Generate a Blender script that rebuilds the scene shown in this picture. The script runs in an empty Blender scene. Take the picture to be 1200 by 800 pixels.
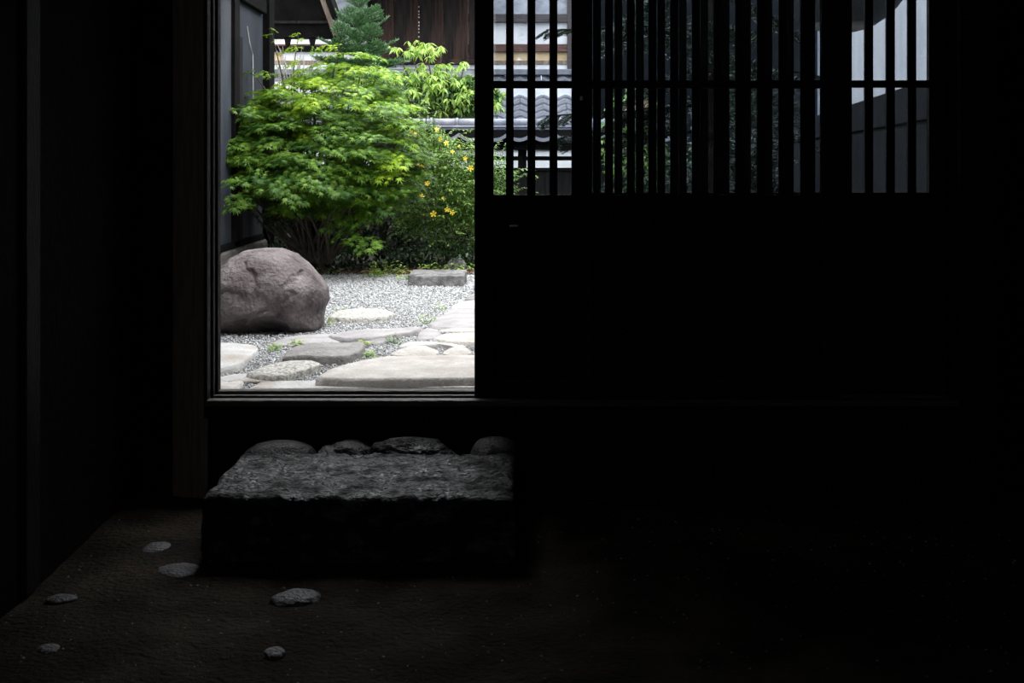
import bpy, bmesh, math, random
import numpy as np
from mathutils import Vector, Matrix, Euler, noise

SC = bpy.context.scene
COL = SC.collection
R = random.Random(7)
NR = np.random.RandomState(11)
PI = math.pi

# ------------------------------------------------------------------ camera, sky, exposure
F = 1400.0          # focal length in pixels of the 1200 px wide frame
HC = 1.19           # eye height above the earthen floor
HZ = 190.0          # image row of the horizon
cam_d = bpy.data.cameras.new('camera')
cam_d.sensor_width = 36.0
cam_d.lens = F / 1200.0 * 36.0
cam_d.shift_y = -(400.0 - HZ) / 1200.0
cam_d.clip_end = 200
cam = bpy.data.objects.new('camera', cam_d)
COL.objects.link(cam)
cam.location = (0, 0, HC)
cam.rotation_euler = (PI / 2, 0, 0)
SC.camera = cam

SKY = 6.8
world = bpy.data.worlds.new('overcast_sky')
SC.world = world
world.use_nodes = True
wn, wl = world.node_tree.nodes, world.node_tree.links
wn.clear()
w_out = wn.new('ShaderNodeOutputWorld')
w_bg = wn.new('ShaderNodeBackground')
w_tc = wn.new('ShaderNodeTexCoord')
w_sep = wn.new('ShaderNodeSeparateXYZ')
w_r = wn.new('ShaderNodeValToRGB')          # overcast sky: zenith three times the horizon
w_r.color_ramp.elements[0].position = 0.0
w_r.color_ramp.elements[0].color = (0.30, 0.32, 0.34, 1)
w_r.color_ramp.elements[1].position = 1.0
w_r.color_ramp.elements[1].color = (0.96, 0.98, 1.0, 1)
wl.new(w_tc.outputs['Generated'], w_sep.inputs[0])
wl.new(w_sep.outputs['Z'], w_r.inputs[0])
wl.new(w_r.outputs[0], w_bg.inputs['Color'])
w_bg.inputs['Strength'].default_value = SKY
wl.new(w_bg.outputs[0], w_out.inputs['Surface'])

vs = SC.view_settings
vs.view_transform = 'Standard'
vs.look = 'None'
vs.gamma = 1.0
vs.use_curve_mapping = False
vs.exposure = 0.0
SC.cycles.max_bounces = 10
SC.cycles.diffuse_bounces = 5
SC.cycles.transparent_max_bounces = 12


def P(px, py, d):
    """world point at distance d seen at photo pixel (px, py)"""
    return Vector(((px - 600) / F * d, d, HC + (HZ - py) / F * d))


def X(px, d):
    return (px - 600) / F * d


def Z(py, d):
    return HC + (HZ - py) / F * d


def G(px, py, z):
    """world point on the level z seen at photo pixel"""
    d = F * (HC - z) / (py - HZ)
    return Vector(((px - 600) / F * d, d, z))


# ------------------------------------------------------------------ materials
def nset(sock, v):
    sock.default_value = v


def mat(name, c1, c2=None, scale=6.0, rough=0.8, bump=0.0, bscale=None, detail=6.0, stretch=(1, 1, 1),
        lo=0.35, hi=0.65, spec=0.5, third=None, tscale=2.0, coords='Object', bdist=0.02):
    m = bpy.data.materials.new(name)
    m.use_nodes = True
    n, l = m.node_tree.nodes, m.node_tree.links
    b = n['Principled BSDF']
    nset(b.inputs['Roughness'], rough)
    nset(b.inputs['Specular IOR Level'], spec)
    c2 = c2 or c1
    tc = n.new('ShaderNodeTexCoord')
    mp = n.new('ShaderNodeMapping')
    mp.inputs['Scale'].default_value = stretch
    l.new(tc.outputs[coords], mp.inputs[0])
    nz = n.new('ShaderNodeTexNoise')
    nset(nz.inputs['Scale'], scale)
    nset(nz.inputs['Detail'], detail)
    l.new(mp.outputs[0], nz.inputs['Vector'])
    rp = n.new('ShaderNodeValToRGB')
    rp.color_ramp.elements[0].position = lo
    rp.color_ramp.elements[0].color = (*c1, 1)
    rp.color_ramp.elements[1].position = hi
    rp.color_ramp.elements[1].color = (*c2, 1)
    l.new(nz.outputs[0], rp.inputs[0])
    col = rp.outputs[0]
    if third:
        n3 = n.new('ShaderNodeTexNoise')
        nset(n3.inputs['Scale'], tscale)
        nset(n3.inputs['Detail'], 4)
        l.new(mp.outputs[0], n3.inputs['Vector'])
        r3 = n.new('ShaderNodeValToRGB')
        r3.color_ramp.elements[0].position = 0.5
        r3.color_ramp.elements[0].color = (0, 0, 0, 1)
        r3.color_ramp.elements[1].position = 0.68
        r3.color_ramp.elements[1].color = (1, 1, 1, 1)
        l.new(n3.outputs[0], r3.inputs[0])
        mx = n.new('ShaderNodeMixRGB')
        l.new(r3.outputs[0], mx.inputs[0])
        l.new(col, mx.inputs[1])
        mx.inputs[2].default_value = (*third, 1)
        col = mx.outputs[0]
    l.new(col, b.inputs['Base Color'])
    if bump:
        nb = n.new('ShaderNodeTexNoise')
        nset(nb.inputs['Scale'], bscale or scale * 4)
        nset(nb.inputs['Detail'], 8)
        l.new(mp.outputs[0], nb.inputs['Vector'])
        bp = n.new('ShaderNodeBump')
        nset(bp.inputs['Strength'], bump)
        nset(bp.inputs['Distance'], bdist)
        l.new(nb.outputs[0], bp.inputs['Height'])
        l.new(bp.outputs[0], b.inputs['Normal'])
    return m


def leaf_mat(name, c1, c2, rough=0.5, trans=0.35, tcol=None):
    """leaf: colour between c1 and c2 by the vertex attribute 'tint' and per-object chance, partly translucent"""
    m = bpy.data.materials.new(name)
    m.use_nodes = True
    n, l = m.node_tree.nodes, m.node_tree.links
    b = n['Principled BSDF']
    o = n['Material Output']
    nset(b.inputs['Roughness'], rough)
    at = n.new('ShaderNodeAttribute')
    at.attribute_name = 'tint'
    oi = n.new('ShaderNodeObjectInfo')
    ad = n.new('ShaderNodeMath')
    ad.operation = 'MULTIPLY_ADD'
    l.new(oi.outputs['Random'], ad.inputs[0])
    ad.inputs[1].default_value = 0.4
    l.new(at.outputs['Fac'], ad.inputs[2])
    sb = n.new('ShaderNodeMath')
    sb.operation = 'SUBTRACT'
    l.new(ad.outputs[0], sb.inputs[0])
    sb.inputs[1].default_value = 0.2
    rp = n.new('ShaderNodeValToRGB')
    rp.color_ramp.elements[0].color = (*c1, 1)
    rp.color_ramp.elements[1].color = (*c2, 1)
    l.new(sb.outputs[0], rp.inputs[0])
    l.new(rp.outputs[0], b.inputs['Base Color'])
    tr = n.new('ShaderNodeBsdfTranslucent')
    br = n.new('ShaderNodeMixRGB')
    br.blend_type = 'MULTIPLY'
    br.inputs[0].default_value = 1.0
    l.new(rp.outputs[0], br.inputs[1])
    br.inputs[2].default_value = (*(tcol or (1.3, 1.25, 0.6)), 1)
    l.new(br.outputs[0], tr.inputs['Color'])
    mx = n.new('ShaderNodeMixShader')
    mx.inputs[0].default_value = trans
    l.new(b.outputs[0], mx.inputs[1])
    l.new(tr.outputs[0], mx.inputs[2])
    l.new(mx.outputs[0], o.inputs['Surface'])
    return m


def tint_mat(name, c1, c2, rough=0.8, bump=0.0, bscale=60):
    m = bpy.data.materials.new(name)
    m.use_nodes = True
    n, l = m.node_tree.nodes, m.node_tree.links
    b = n['Principled BSDF']
    nset(b.inputs['Roughness'], rough)
    at = n.new('ShaderNodeAttribute')
    at.attribute_name = 'tint'
    rp = n.new('ShaderNodeValToRGB')
    rp.color_ramp.elements[0].color = (*c1, 1)
    rp.color_ramp.elements[1].color = (*c2, 1)
    l.new(at.outputs['Fac'], rp.inputs[0])
    l.new(rp.outputs[0], b.inputs['Base Color'])
    return m


def gravel_mat():
    m = bpy.data.materials.new('gravel_bed')
    m.use_nodes = True
    n, l = m.node_tree.nodes, m.node_tree.links
    b = n['Principled BSDF']
    nset(b.inputs['Roughness'], 0.9)
    tc = n.new('ShaderNodeTexCoord')
    vo = n.new('ShaderNodeTexVoronoi')
    nset(vo.inputs['Scale'], 70)
    l.new(tc.outputs['Object'], vo.inputs['Vector'])
    hs = n.new('ShaderNodeSeparateXYZ')
    l.new(vo.outputs['Color'], hs.inputs[0])
    rp = n.new('ShaderNodeValToRGB')
    rp.color_ramp.elements[0].color = (0.16, 0.16, 0.165, 1)
    rp.color_ramp.elements[1].color = (0.62, 0.62, 0.62, 1)
    l.new(hs.outputs[0], rp.inputs[0])
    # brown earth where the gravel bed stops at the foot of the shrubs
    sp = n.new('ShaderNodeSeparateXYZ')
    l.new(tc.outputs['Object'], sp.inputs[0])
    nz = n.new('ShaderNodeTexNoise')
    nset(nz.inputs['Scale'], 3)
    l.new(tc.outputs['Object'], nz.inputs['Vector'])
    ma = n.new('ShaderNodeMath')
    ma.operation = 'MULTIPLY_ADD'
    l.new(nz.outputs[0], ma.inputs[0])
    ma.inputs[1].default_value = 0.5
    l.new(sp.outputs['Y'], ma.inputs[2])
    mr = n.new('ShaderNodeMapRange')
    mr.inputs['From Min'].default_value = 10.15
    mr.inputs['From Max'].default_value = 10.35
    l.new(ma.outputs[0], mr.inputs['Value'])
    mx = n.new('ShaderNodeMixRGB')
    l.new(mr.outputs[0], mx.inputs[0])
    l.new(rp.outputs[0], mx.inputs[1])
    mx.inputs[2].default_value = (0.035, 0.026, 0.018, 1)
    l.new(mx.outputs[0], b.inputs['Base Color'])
    bp = n.new('ShaderNodeBump')
    nset(bp.inputs['Strength'], 0.8)
    nset(bp.inputs['Distance'], 0.008)
    bp.invert = True
    l.new(vo.outputs['Distance'], bp.inputs['Height'])
    l.new(bp.outputs[0], b.inputs['Normal'])
    return m


def glass_mat():
    m = bpy.data.materials.new('window_glass')
    m.use_nodes = True
    n, l = m.node_tree.nodes, m.node_tree.links
    o = n['Material Output']
    n.remove(n['Principled BSDF'])
    t = n.new('ShaderNodeBsdfTransparent')
    t.inputs[0].default_value = (0.86, 0.89, 0.92, 1)
    g = n.new('ShaderNodeBsdfGlossy')
    g.inputs['Roughness'].default_value = 0.02
    fr = n.new('ShaderNodeFresnel')
    fr.inputs[0].default_value = 1.45
    mx = n.new('ShaderNodeMixShader')
    l.new(fr.outputs[0], mx.inputs[0])
    l.new(t.outputs[0], mx.inputs[1])
    l.new(g.outputs[0], mx.inputs[2])
    l.new(mx.outputs[0], o.inputs['Surface'])
    return m


M = {}
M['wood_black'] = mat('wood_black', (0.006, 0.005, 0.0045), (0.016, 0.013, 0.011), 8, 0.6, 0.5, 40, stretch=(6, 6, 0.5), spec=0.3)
M['wood_post'] = mat('wood_post', (0.13, 0.105, 0.085), (0.24, 0.20, 0.165), 10, 0.65, 0.5, 50, stretch=(8, 8, 0.5), spec=0.35)
M['wood_sill'] = mat('wood_sill', (0.03, 0.026, 0.022), (0.12, 0.105, 0.09), 14, 0.5, 0.5, 40, stretch=(0.6, 7, 7), spec=0.5)
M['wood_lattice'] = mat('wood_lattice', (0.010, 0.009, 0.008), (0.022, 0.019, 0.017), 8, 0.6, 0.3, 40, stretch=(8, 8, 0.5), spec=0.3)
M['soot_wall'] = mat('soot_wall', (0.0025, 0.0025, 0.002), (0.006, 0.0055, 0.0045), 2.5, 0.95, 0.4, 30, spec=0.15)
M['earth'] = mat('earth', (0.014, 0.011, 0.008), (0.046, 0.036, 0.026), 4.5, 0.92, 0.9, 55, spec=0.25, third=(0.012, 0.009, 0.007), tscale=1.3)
M['step_stone'] = mat('step_stone', (0.005, 0.0045, 0.004), (0.085, 0.083, 0.090), 24, 0.5, 1.0, 110, spec=0.4, stretch=(0.6, 1, 1), lo=0.52, hi=0.66)
_n, _l = M['step_stone'].node_tree.nodes, M['step_stone'].node_tree.links
_t, _z, _r = _n.new('ShaderNodeTexCoord'), _n.new('ShaderNodeTexNoise'), _n.new('ShaderNodeMapRange')
_z.inputs['Scale'].default_value = 13
_z.inputs['Detail'].default_value = 8
_l.new(_t.outputs['Object'], _z.inputs['Vector'])
_l.new(_z.outputs[0], _r.inputs['Value'])
_r.inputs['From Min'].default_value, _r.inputs['From Max'].default_value = 0.38, 0.62
_r.inputs['To Min'].default_value, _r.inputs['To Max'].default_value = 0.85, 0.20
_l.new(_r.outputs[0], _n['Principled BSDF'].inputs['Roughness'])
M['cobble_dark'] = mat('cobble_dark', (0.035, 0.032, 0.029), (0.09, 0.084, 0.08), 40, 0.6, 0.5, 120, spec=0.4)
M['floor_stone'] = mat('floor_stone', (0.03, 0.029, 0.032), (0.09, 0.087, 0.097), 30, 0.5, 0.6, 90, spec=0.5)
M['boulder'] = mat('boulder', (0.12, 0.095, 0.096), (0.25, 0.215, 0.212), 7, 0.85, 0.9, 45, spec=0.3, third=(0.055, 0.042, 0.045), tscale=3.0)
M['slab_pale'] = mat('slab_pale', (0.48, 0.465, 0.45), (0.62, 0.61, 0.595), 9, 0.85, 0.5, 60, third=(0.40, 0.34, 0.29), tscale=4)
M['slab_warm'] = mat('slab_warm', (0.50, 0.46, 0.42), (0.64, 0.60, 0.56), 12, 0.85, 0.5, 60, third=(0.44, 0.39, 0.35), tscale=5)
M['slab_grey'] = mat('slab_grey', (0.22, 0.21, 0.205), (0.34, 0.33, 0.325), 8, 0.8, 0.6, 50)
M['slab_dark'] = mat('slab_dark', (0.22, 0.205, 0.195), (0.34, 0.32, 0.305), 8, 0.8, 0.8, 45)
M['slab_mauve'] = mat('slab_mauve', (0.33, 0.31, 0.31), (0.45, 0.425, 0.42), 9, 0.85, 0.5, 55)
M['slab_speck'] = mat('slab_speck', (0.30, 0.28, 0.25), (0.62, 0.59, 0.54), 60, 0.85, 0.6, 90, lo=0.4, hi=0.55)
M['gravel'] = gravel_mat()
M['pebble'] = tint_mat('pebble', (0.10, 0.10, 0.105), (0.74, 0.74, 0.74), 0.85)
M['plaster_slate'] = mat('plaster_slate', (0.034, 0.038, 0.050), (0.058, 0.064, 0.082), 2.2, 0.85, 0.25, 25, third=(0.085, 0.088, 0.098), tscale=1.5, stretch=(1, 1, 0.5))
M['plaster_white'] = mat('plaster_white', (0.62, 0.63, 0.65), (0.80, 0.81, 0.82), 3, 0.9, 0.2, 20, third=(0.55, 0.56, 0.58), tscale=2)
M['plaster_bluegrey'] = mat('plaster_bluegrey', (0.26, 0.28, 0.32), (0.38, 0.40, 0.44), 4, 0.9, 0.2, 20, third=(0.20, 0.21, 0.25), tscale=5, stretch=(1, 1, 2))
M['plaster_ochre'] = mat('plaster_ochre', (0.52, 0.38, 0.22), (0.62, 0.47, 0.29), 4, 0.9, 0.2, 30)
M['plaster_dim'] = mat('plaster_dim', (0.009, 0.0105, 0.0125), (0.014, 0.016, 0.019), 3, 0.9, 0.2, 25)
M['plaster_pale'] = mat('plaster_pale', (0.27, 0.285, 0.32), (0.33, 0.345, 0.38), 3, 0.9, 0.2, 20)
M['beam_red'] = mat('beam_red', (0.05, 0.024, 0.02), (0.13, 0.06, 0.045), 8, 0.7, 0.4, 40, stretch=(0.5, 6, 6))
M['beam_dark'] = mat('beam_dark', (0.03, 0.025, 0.028), (0.07, 0.06, 0.062), 8, 0.7, 0.4, 40, stretch=(0.5, 6, 6))
M['board_brown'] = mat('board_brown', (0.009, 0.007, 0.007), (0.024, 0.018, 0.017), 6, 0.75, 0.5, 30, stretch=(5, 5, 0.4), third=(0.06, 0.033, 0.025), tscale=1.6)
M['board_fence'] = mat('board_fence', (0.012, 0.011, 0.011), (0.03, 0.028, 0.028), 6, 0.75, 0.4, 30, stretch=(6, 6, 0.5))
M['eave_black'] = mat('eave_black', (0.004, 0.0038, 0.0042), (0.010, 0.009, 0.0095), 5, 0.8, 0.3, 30)
M['rafter'] = mat('rafter', (0.12, 0.085, 0.06), (0.30, 0.23, 0.18), 9, 0.75, 0.4, 40, stretch=(4, 4, 0.6))
M['tile'] = mat('tile', (0.10, 0.105, 0.125), (0.18, 0.185, 0.215), 9, 0.5, 0.25, 60, spec=0.4)
M['tile_ridge'] = mat('tile_ridge', (0.20, 0.205, 0.245), (0.30, 0.305, 0.35), 9, 0.42, 0.2, 60, spec=0.5)
M['stone_base'] = mat('stone_base', (0.10, 0.09, 0.08), (0.20, 0.18, 0.16), 8, 0.9, 0.6, 40)
M['block'] = mat('block', (0.17, 0.165, 0.16), (0.33, 0.32, 0.315), 25, 0.9, 0.7, 70, third=(0.10, 0.095, 0.09), tscale=8)
M['bark'] = mat('bark', (0.05, 0.04, 0.03), (0.12, 0.10, 0.08), 12, 0.9, 0.7, 50, stretch=(4, 4, 1))
M['twig_pale'] = mat('twig_pale', (0.35, 0.30, 0.27), (0.5, 0.45, 0.42), 20, 0.9)
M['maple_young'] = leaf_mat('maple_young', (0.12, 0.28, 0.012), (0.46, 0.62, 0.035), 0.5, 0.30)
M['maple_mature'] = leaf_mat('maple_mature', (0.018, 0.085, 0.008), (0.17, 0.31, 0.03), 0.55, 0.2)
M['fir_needle'] = leaf_mat('fir_needle', (0.05, 0.14, 0.06), (0.20, 0.36, 0.17), 0.5, 0.15, (1, 1, 0.8))
M['yew_needle'] = leaf_mat('yew_needle', (0.006, 0.018, 0.010), (0.02, 0.045, 0.02), 0.5, 0.1, (1, 1, 0.8))
M['kerria_leaf'] = leaf_mat('kerria_leaf', (0.03, 0.11, 0.018), (0.31, 0.48, 0.12), 0.4, 0.25)
M['buckeye_leaf'] = leaf_mat('buckeye_leaf', (0.20, 0.38, 0.07), (0.50, 0.64, 0.18), 0.45, 0.35)
M['shrub_leaf'] = leaf_mat('shrub_leaf', (0.06, 0.17, 0.05), (0.28, 0.40, 0.17), 0.45, 0.3)
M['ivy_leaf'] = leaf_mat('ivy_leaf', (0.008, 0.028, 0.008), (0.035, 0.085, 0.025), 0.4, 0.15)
M['weed_leaf'] = leaf_mat('weed_leaf', (0.20, 0.38, 0.07), (0.48, 0.62, 0.16), 0.5, 0.3)
M['red_leaf'] = leaf_mat('red_leaf', (0.25, 0.12, 0.08), (0.45, 0.28, 0.18), 0.5, 0.25, (1, 0.9, 0.8))
M['litter'] = tint_mat('litter', (0.06, 0.03, 0.02), (0.30, 0.16, 0.10), 0.8)
M['petal'] = mat('petal', (0.85, 0.55, 0.03), (0.95, 0.70, 0.05), 20, 0.6)
M['lantern'] = mat('lantern', (0.05, 0.053, 0.056), (0.075, 0.076, 0.08), 3, 0.8, 0.2, 30)
M['lantern_rim'] = mat('lantern_rim', (0.20, 0.185, 0.16), (0.28, 0.26, 0.23), 9, 0.8)
M['metal'] = mat('metal', (0.5, 0.5, 0.5), (0.65, 0.65, 0.66), 20, 0.35)
M['metal'].node_tree.nodes['Principled BSDF'].inputs['Metallic'].default_value = 0.8
M['paper'] = mat('paper', (0.75, 0.76, 0.78), (0.8, 0.8, 0.82), 20, 0.8)
M['plaster_bright'] = mat('plaster_bright', (0.86, 0.86, 0.86), (0.92, 0.92, 0.92), 3, 0.9)
M['bark_dark'] = mat('bark_dark', (0.012, 0.010, 0.008), (0.03, 0.026, 0.022), 12, 0.95, 0.6, 50, spec=0.1)
M['glass'] = glass_mat()
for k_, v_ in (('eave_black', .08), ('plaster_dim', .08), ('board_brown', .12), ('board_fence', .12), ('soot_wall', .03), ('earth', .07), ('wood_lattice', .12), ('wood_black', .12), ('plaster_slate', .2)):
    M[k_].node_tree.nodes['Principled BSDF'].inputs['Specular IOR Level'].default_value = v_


# ------------------------------------------------------------------ object helpers
def link(name, me, m, parent=None, loc=None):
    o = bpy.data.objects.new(name, me)
    if m is not None and not me.materials:
        me.materials.append(m)
    COL.objects.link(o)
    if parent is not None:
        o.parent = parent
    if loc is not None:
        o.location = loc
    return o


def tag(o, label, cat, group=None, kind=None):
    o['label'] = label
    o['category'] = cat
    if group:
        o['group'] = group
    if kind:
        o['kind'] = kind
    return o


def empty(name, loc, label, cat, group=None, kind=None):
    o = bpy.data.objects.new(name, None)
    o.empty_display_size = 0.1
    COL.objects.link(o)
    o.location = loc
    tag(o, label, cat, group, kind)
    return o


def struct(name, parent_less=True, me=None, m=None):
    o = link(name, me, m)
    o['kind'] = 'structure'
    return o


def mesh(verts, faces, smooth=False):
    me = bpy.data.meshes.new('m')
    me.from_pydata([tuple(v) for v in verts], [], faces)
    me.update()
    if smooth:
        me.polygons.foreach_set('use_smooth', [True] * len(me.polygons))
    return me


class MB:
    """collects simple shapes into one mesh; origin o is subtracted"""
    def __init__(self, origin=(0, 0, 0)):
        self.v, self.f, self.o = [], [], Vector(origin)

    def add(self, vs_, fs):
        k = len(self.v)
        self.v += [Vector(v) - self.o for v in vs_]
        self.f += [tuple(i + k for i in f) for f in fs]
        return self

    def box(self, x0, x1, y0, y1, z0, z1, bev=0.0):
        if bev <= 0:
            v = [(x, y, z) for z in (z0, z1) for y in (y0, y1) for x in (x0, x1)]
            f = [(0, 2, 3, 1), (4, 5, 7, 6), (0, 1, 5, 4), (2, 6, 7, 3), (0, 4, 6, 2), (1, 3, 7, 5)]
            return self.add(v, f)
        b = min(bev, (x1 - x0) * .3, (y1 - y0) * .3, (z1 - z0) * .3)
        bm = bmesh.new()
        bmesh.ops.create_cube(bm, size=1)
        for q in bm.verts:
            q.co = Vector(((x0 + x1) / 2 + q.co.x * (x1 - x0), (y0 + y1) / 2 + q.co.y * (y1 - y0), (z0 + z1) / 2 + q.co.z * (z1 - z0)))
        bmesh.ops.bevel(bm, geom=bm.edges[:], offset=b, segments=1, affect='EDGES', profile=0.5)
        bm.verts.index_update()
        self.add([q.co.copy() for q in bm.verts], [tuple(q.index for q in f.verts) for f in bm.faces])
        bm.free()
        return self

    def prism(self, pts, d0, d1, axis='y'):
        """pts: 2D outline (x,z) extruded along y"""
        n = len(pts)
        v = [(p[0], d0, p[1]) for p in pts] + [(p[0], d1, p[1]) for p in pts]
        f = [tuple(range(n)), tuple(range(2 * n - 1, n - 1, -1))]
        f += [(i, i + n, (i + 1) % n + n, (i + 1) % n) for i in range(n)]
        return self.add(v, f)

    def tube(self, pts, rad, n=6):
        pts = [Vector(p) for p in pts]
        if not isinstance(rad, (list, tuple)):
            rad = [rad] * len(pts)
        v, f = [], []
        for i, p in enumerate(pts):
            t = (pts[min(i + 1, len(pts) - 1)] - pts[max(i - 1, 0)]).normalized()
            a = t.orthogonal().normalized() if abs(t.z) > .9 or True else None
            up = Vector((0.3, 1, 0.1)) if abs(t.z) > .8 else Vector((0, 0, 1))
            a = t.cross(up).normalized()
            b = t.cross(a)
            for k in range(n):
                an = 2 * PI * k / n
                v.append(p + (a * math.cos(an) + b * math.sin(an)) * rad[i])
        for i in range(len(pts) - 1):
            for k in range(n):
                f.append((i * n + k, i * n + (k + 1) % n, (i + 1) * n + (k + 1) % n, (i + 1) * n + k))
        f.append(tuple(range(n - 1, -1, -1)))
        f.append(tuple((len(pts) - 1) * n + k for k in range(n)))
        return self.add(v, f)

    def build(self, name, m, parent=None, loc=None, smooth=False):
        bm_ = mesh(self.v, self.f, smooth)
        return link(name, bm_, m, parent, loc)


def box_part(name, m, parent, x0, x1, y0, y1, z0, z1, bev=0.0):
    o = Vector(((x0 + x1) / 2, (y0 + y1) / 2, z0))
    base = Vector(parent.location) if parent else Vector((0, 0, 0))
    return MB(o).box(x0, x1, y0, y1, z0, z1, bev).build(name, m, parent, o - base)


def fix_normals(me):
    bm = bmesh.new()
    bm.from_mesh(me)
    bmesh.ops.recalc_face_normals(bm, faces=bm.faces[:])
    bm.to_mesh(me)
    bm.free()


# ---- merged copies of a small template (leaves, pebbles): numpy, one mesh
def rot_mats(yaw, pitch, roll):
    cy, sy, cp, sp, cr, sr = np.cos(yaw), np.sin(yaw), np.cos(pitch), np.sin(pitch), np.cos(roll), np.sin(roll)
    Rz = np.zeros((len(yaw), 3, 3)); Rx = Rz.copy(); Ry = Rz.copy()
    Rz[:, 0, 0] = cy; Rz[:, 0, 1] = -sy; Rz[:, 1, 0] = sy; Rz[:, 1, 1] = cy; Rz[:, 2, 2] = 1
    Rx[:, 0, 0] = 1; Rx[:, 1, 1] = cp; Rx[:, 1, 2] = -sp; Rx[:, 2, 1] = sp; Rx[:, 2, 2] = cp
    Ry[:, 0, 0] = cr; Ry[:, 0, 2] = sr; Ry[:, 1, 1] = 1; Ry[:, 2, 0] = -sr; Ry[:, 2, 2] = cr
    return np.einsum('nij,njk,nkl->nil', Rz, Rx, Ry)


def scatter_mesh(tv, tf, pos, Rm, scale, tint, smooth=False):
    """tv (k,3), tf list of equal-length faces, pos (n,3), Rm (n,3,3), scale (n,) or (n,3), tint (n,)"""
    tv = np.asarray(tv, float)
    tf = np.asarray(tf, int)
    pos = np.asarray(pos, float)
    n, k = len(pos), len(tv)
    scale = np.asarray(scale, float)
    if scale.ndim == 1:
        scale = np.repeat(scale[:, None], 3, 1)
    V = np.einsum('nij,nkj->nki', Rm, tv[None] * scale[:, None, :]) + pos[:, None, :]
    V = V.reshape(-1, 3)
    Fc = (tf[None] + (np.arange(n) * k)[:, None, None]).reshape(-1, tf.shape[1])
    me = bpy.data.meshes.new('m')
    me.vertices.add(len(V))
    me.vertices.foreach_set('co', V.ravel())
    me.loops.add(Fc.size)
    me.loops.foreach_set('vertex_index', Fc.ravel().astype(np.int32))
    me.polygons.add(len(Fc))
    me.polygons.foreach_set('loop_start', (np.arange(len(Fc)) * tf.shape[1]).astype(np.int32))
    me.polygons.foreach_set('loop_total', np.full(len(Fc), tf.shape[1], np.int32))
    if smooth:
        me.polygons.foreach_set('use_smooth', np.ones(len(Fc), bool))
    me.update(calc_edges=True)
    at = me.attributes.new('tint', 'FLOAT', 'POINT')
    at.data.foreach_set('value', np.repeat(np.asarray(tint, float), k).astype(np.float32))
    return me


def maple_leaf():
    """seven-lobed leaf lying in xy, stalk at the origin, pointing to +y, about 1 across"""
    tips = [(-118, .40), (-78, .60), (-38, .82), (0, 1.0), (38, .82), (78, .60), (118, .40)]
    v = [(0, 0.02, 0)]
    for i, (a, r) in enumerate(tips):
        r *= .70
        v.append((math.sin(math.radians(a)) * r, math.cos(math.radians(a)) * r + .05, -.10 * r))
        if i < 6:
            b = (a + tips[i + 1][0]) / 2
            v.append((math.sin(math.radians(b)) * .13, math.cos(math.radians(b)) * .13 + .05, 0))
    f = [(0, i + 1, i) for i in range(1, len(v) - 1)]
    f.append((0, 1, len(v) - 1))
    return v, f


def lance_leaf(w=.3, fold=.06):
    v = [(0, 0, 0), (w / 2, .4, fold), (0, 1, -.1), (-w / 2, .4, fold), (0, .42, 0)]
    f = [(0, 1, 4), (1, 2, 4), (2, 3, 4), (3, 0, 4)]
    return v, f


def merge_meshes(parts):
    """parts: meshes whose polygons may differ; joined with slot per material"""
    bm = bmesh.new()
    for me in parts:
        bm.from_mesh(me)
    out = bpy.data.meshes.new('m')
    bm.to_mesh(out)
    bm.free()
    return out


# ------------------------------------------------------------------ STRUCTURE: the dark room
GZ = 0.24       # level of the garden ground
SILL = 0.341    # top of the threshold
DX0 = -1.090    # left side of the doorway
WY0, WY1 = 4.27, 4.47


def floor_mesh():
    nx, ny = 150, 170
    x0, x1, y0, y1 = -3.4, 3.4, -1.5, 4.45
    v = []
    for j in range(ny + 1):
        for i in range(nx + 1):
            x = x0 + (x1 - x0) * i / nx
            y = y0 + (y1 - y0) * j / ny
            p = Vector((x, y, 0))
            z = .016 * noise.noise(p * 1.7) + .007 * noise.noise(p * 5.3) + .004 * noise.noise(p * 14)
            v.append((x, y, z))
    f = [(j * (nx + 1) + i, j * (nx + 1) + i + 1, (j + 1) * (nx + 1) + i + 1, (j + 1) * (nx + 1) + i) for j in range(ny) for i in range(nx)]
    return mesh(v, f, True)


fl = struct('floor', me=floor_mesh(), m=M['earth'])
fl['label'] = 'uneven trodden earth floor'


def sbox(name, m, x0, x1, y0, y1, z0, z1):
    o = box_part(name, m, None, x0, x1, y0, y1, z0, z1)
    o['kind'] = 'structure'
    return o


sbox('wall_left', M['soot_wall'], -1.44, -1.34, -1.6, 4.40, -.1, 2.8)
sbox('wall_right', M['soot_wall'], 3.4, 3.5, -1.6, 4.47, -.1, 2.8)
wbk = bpy.data.objects.new('wall_back', None)
COL.objects.link(wbk)
wbk['kind'] = 'structure'
box_part('plaster_panel', M['soot_wall'], wbk, -3.4, -1.2, -1.6, -1.5, -.1, 2.8)
box_part('plaster_panel', M['soot_wall'], wbk, -.1, 3.4, -1.6, -1.5, -.1, 2.8)
box_part('plaster_panel', M['soot_wall'], wbk, -1.2, -.1, -1.6, -1.5, -.1, 1.9)
box_part('plaster_panel', M['soot_wall'], wbk, -1.2, -.1, -1.6, -1.5, 2.5, 2.8)
wn1 = bpy.data.objects.new('added_vent', None)      # unseen vent behind the viewer, added for faint light on the door post
COL.objects.link(wn1)
wn1['kind'] = 'structure'
for a_, b_, c_, d_ in ((-1.2, -.1, 1.9, 1.94), (-1.2, -.1, 2.46, 2.5), (-1.2, -1.16, 1.94, 2.46), (-.14, -.1, 1.94, 2.46)):
    box_part('added_vent_frame', M['wood_black'], wn1, a_, b_, -1.58, -1.52, c_, d_)
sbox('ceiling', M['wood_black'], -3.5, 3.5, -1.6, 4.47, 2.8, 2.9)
wf = bpy.data.objects.new('wall_front', None)
COL.objects.link(wf)
wf['kind'] = 'structure'
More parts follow.
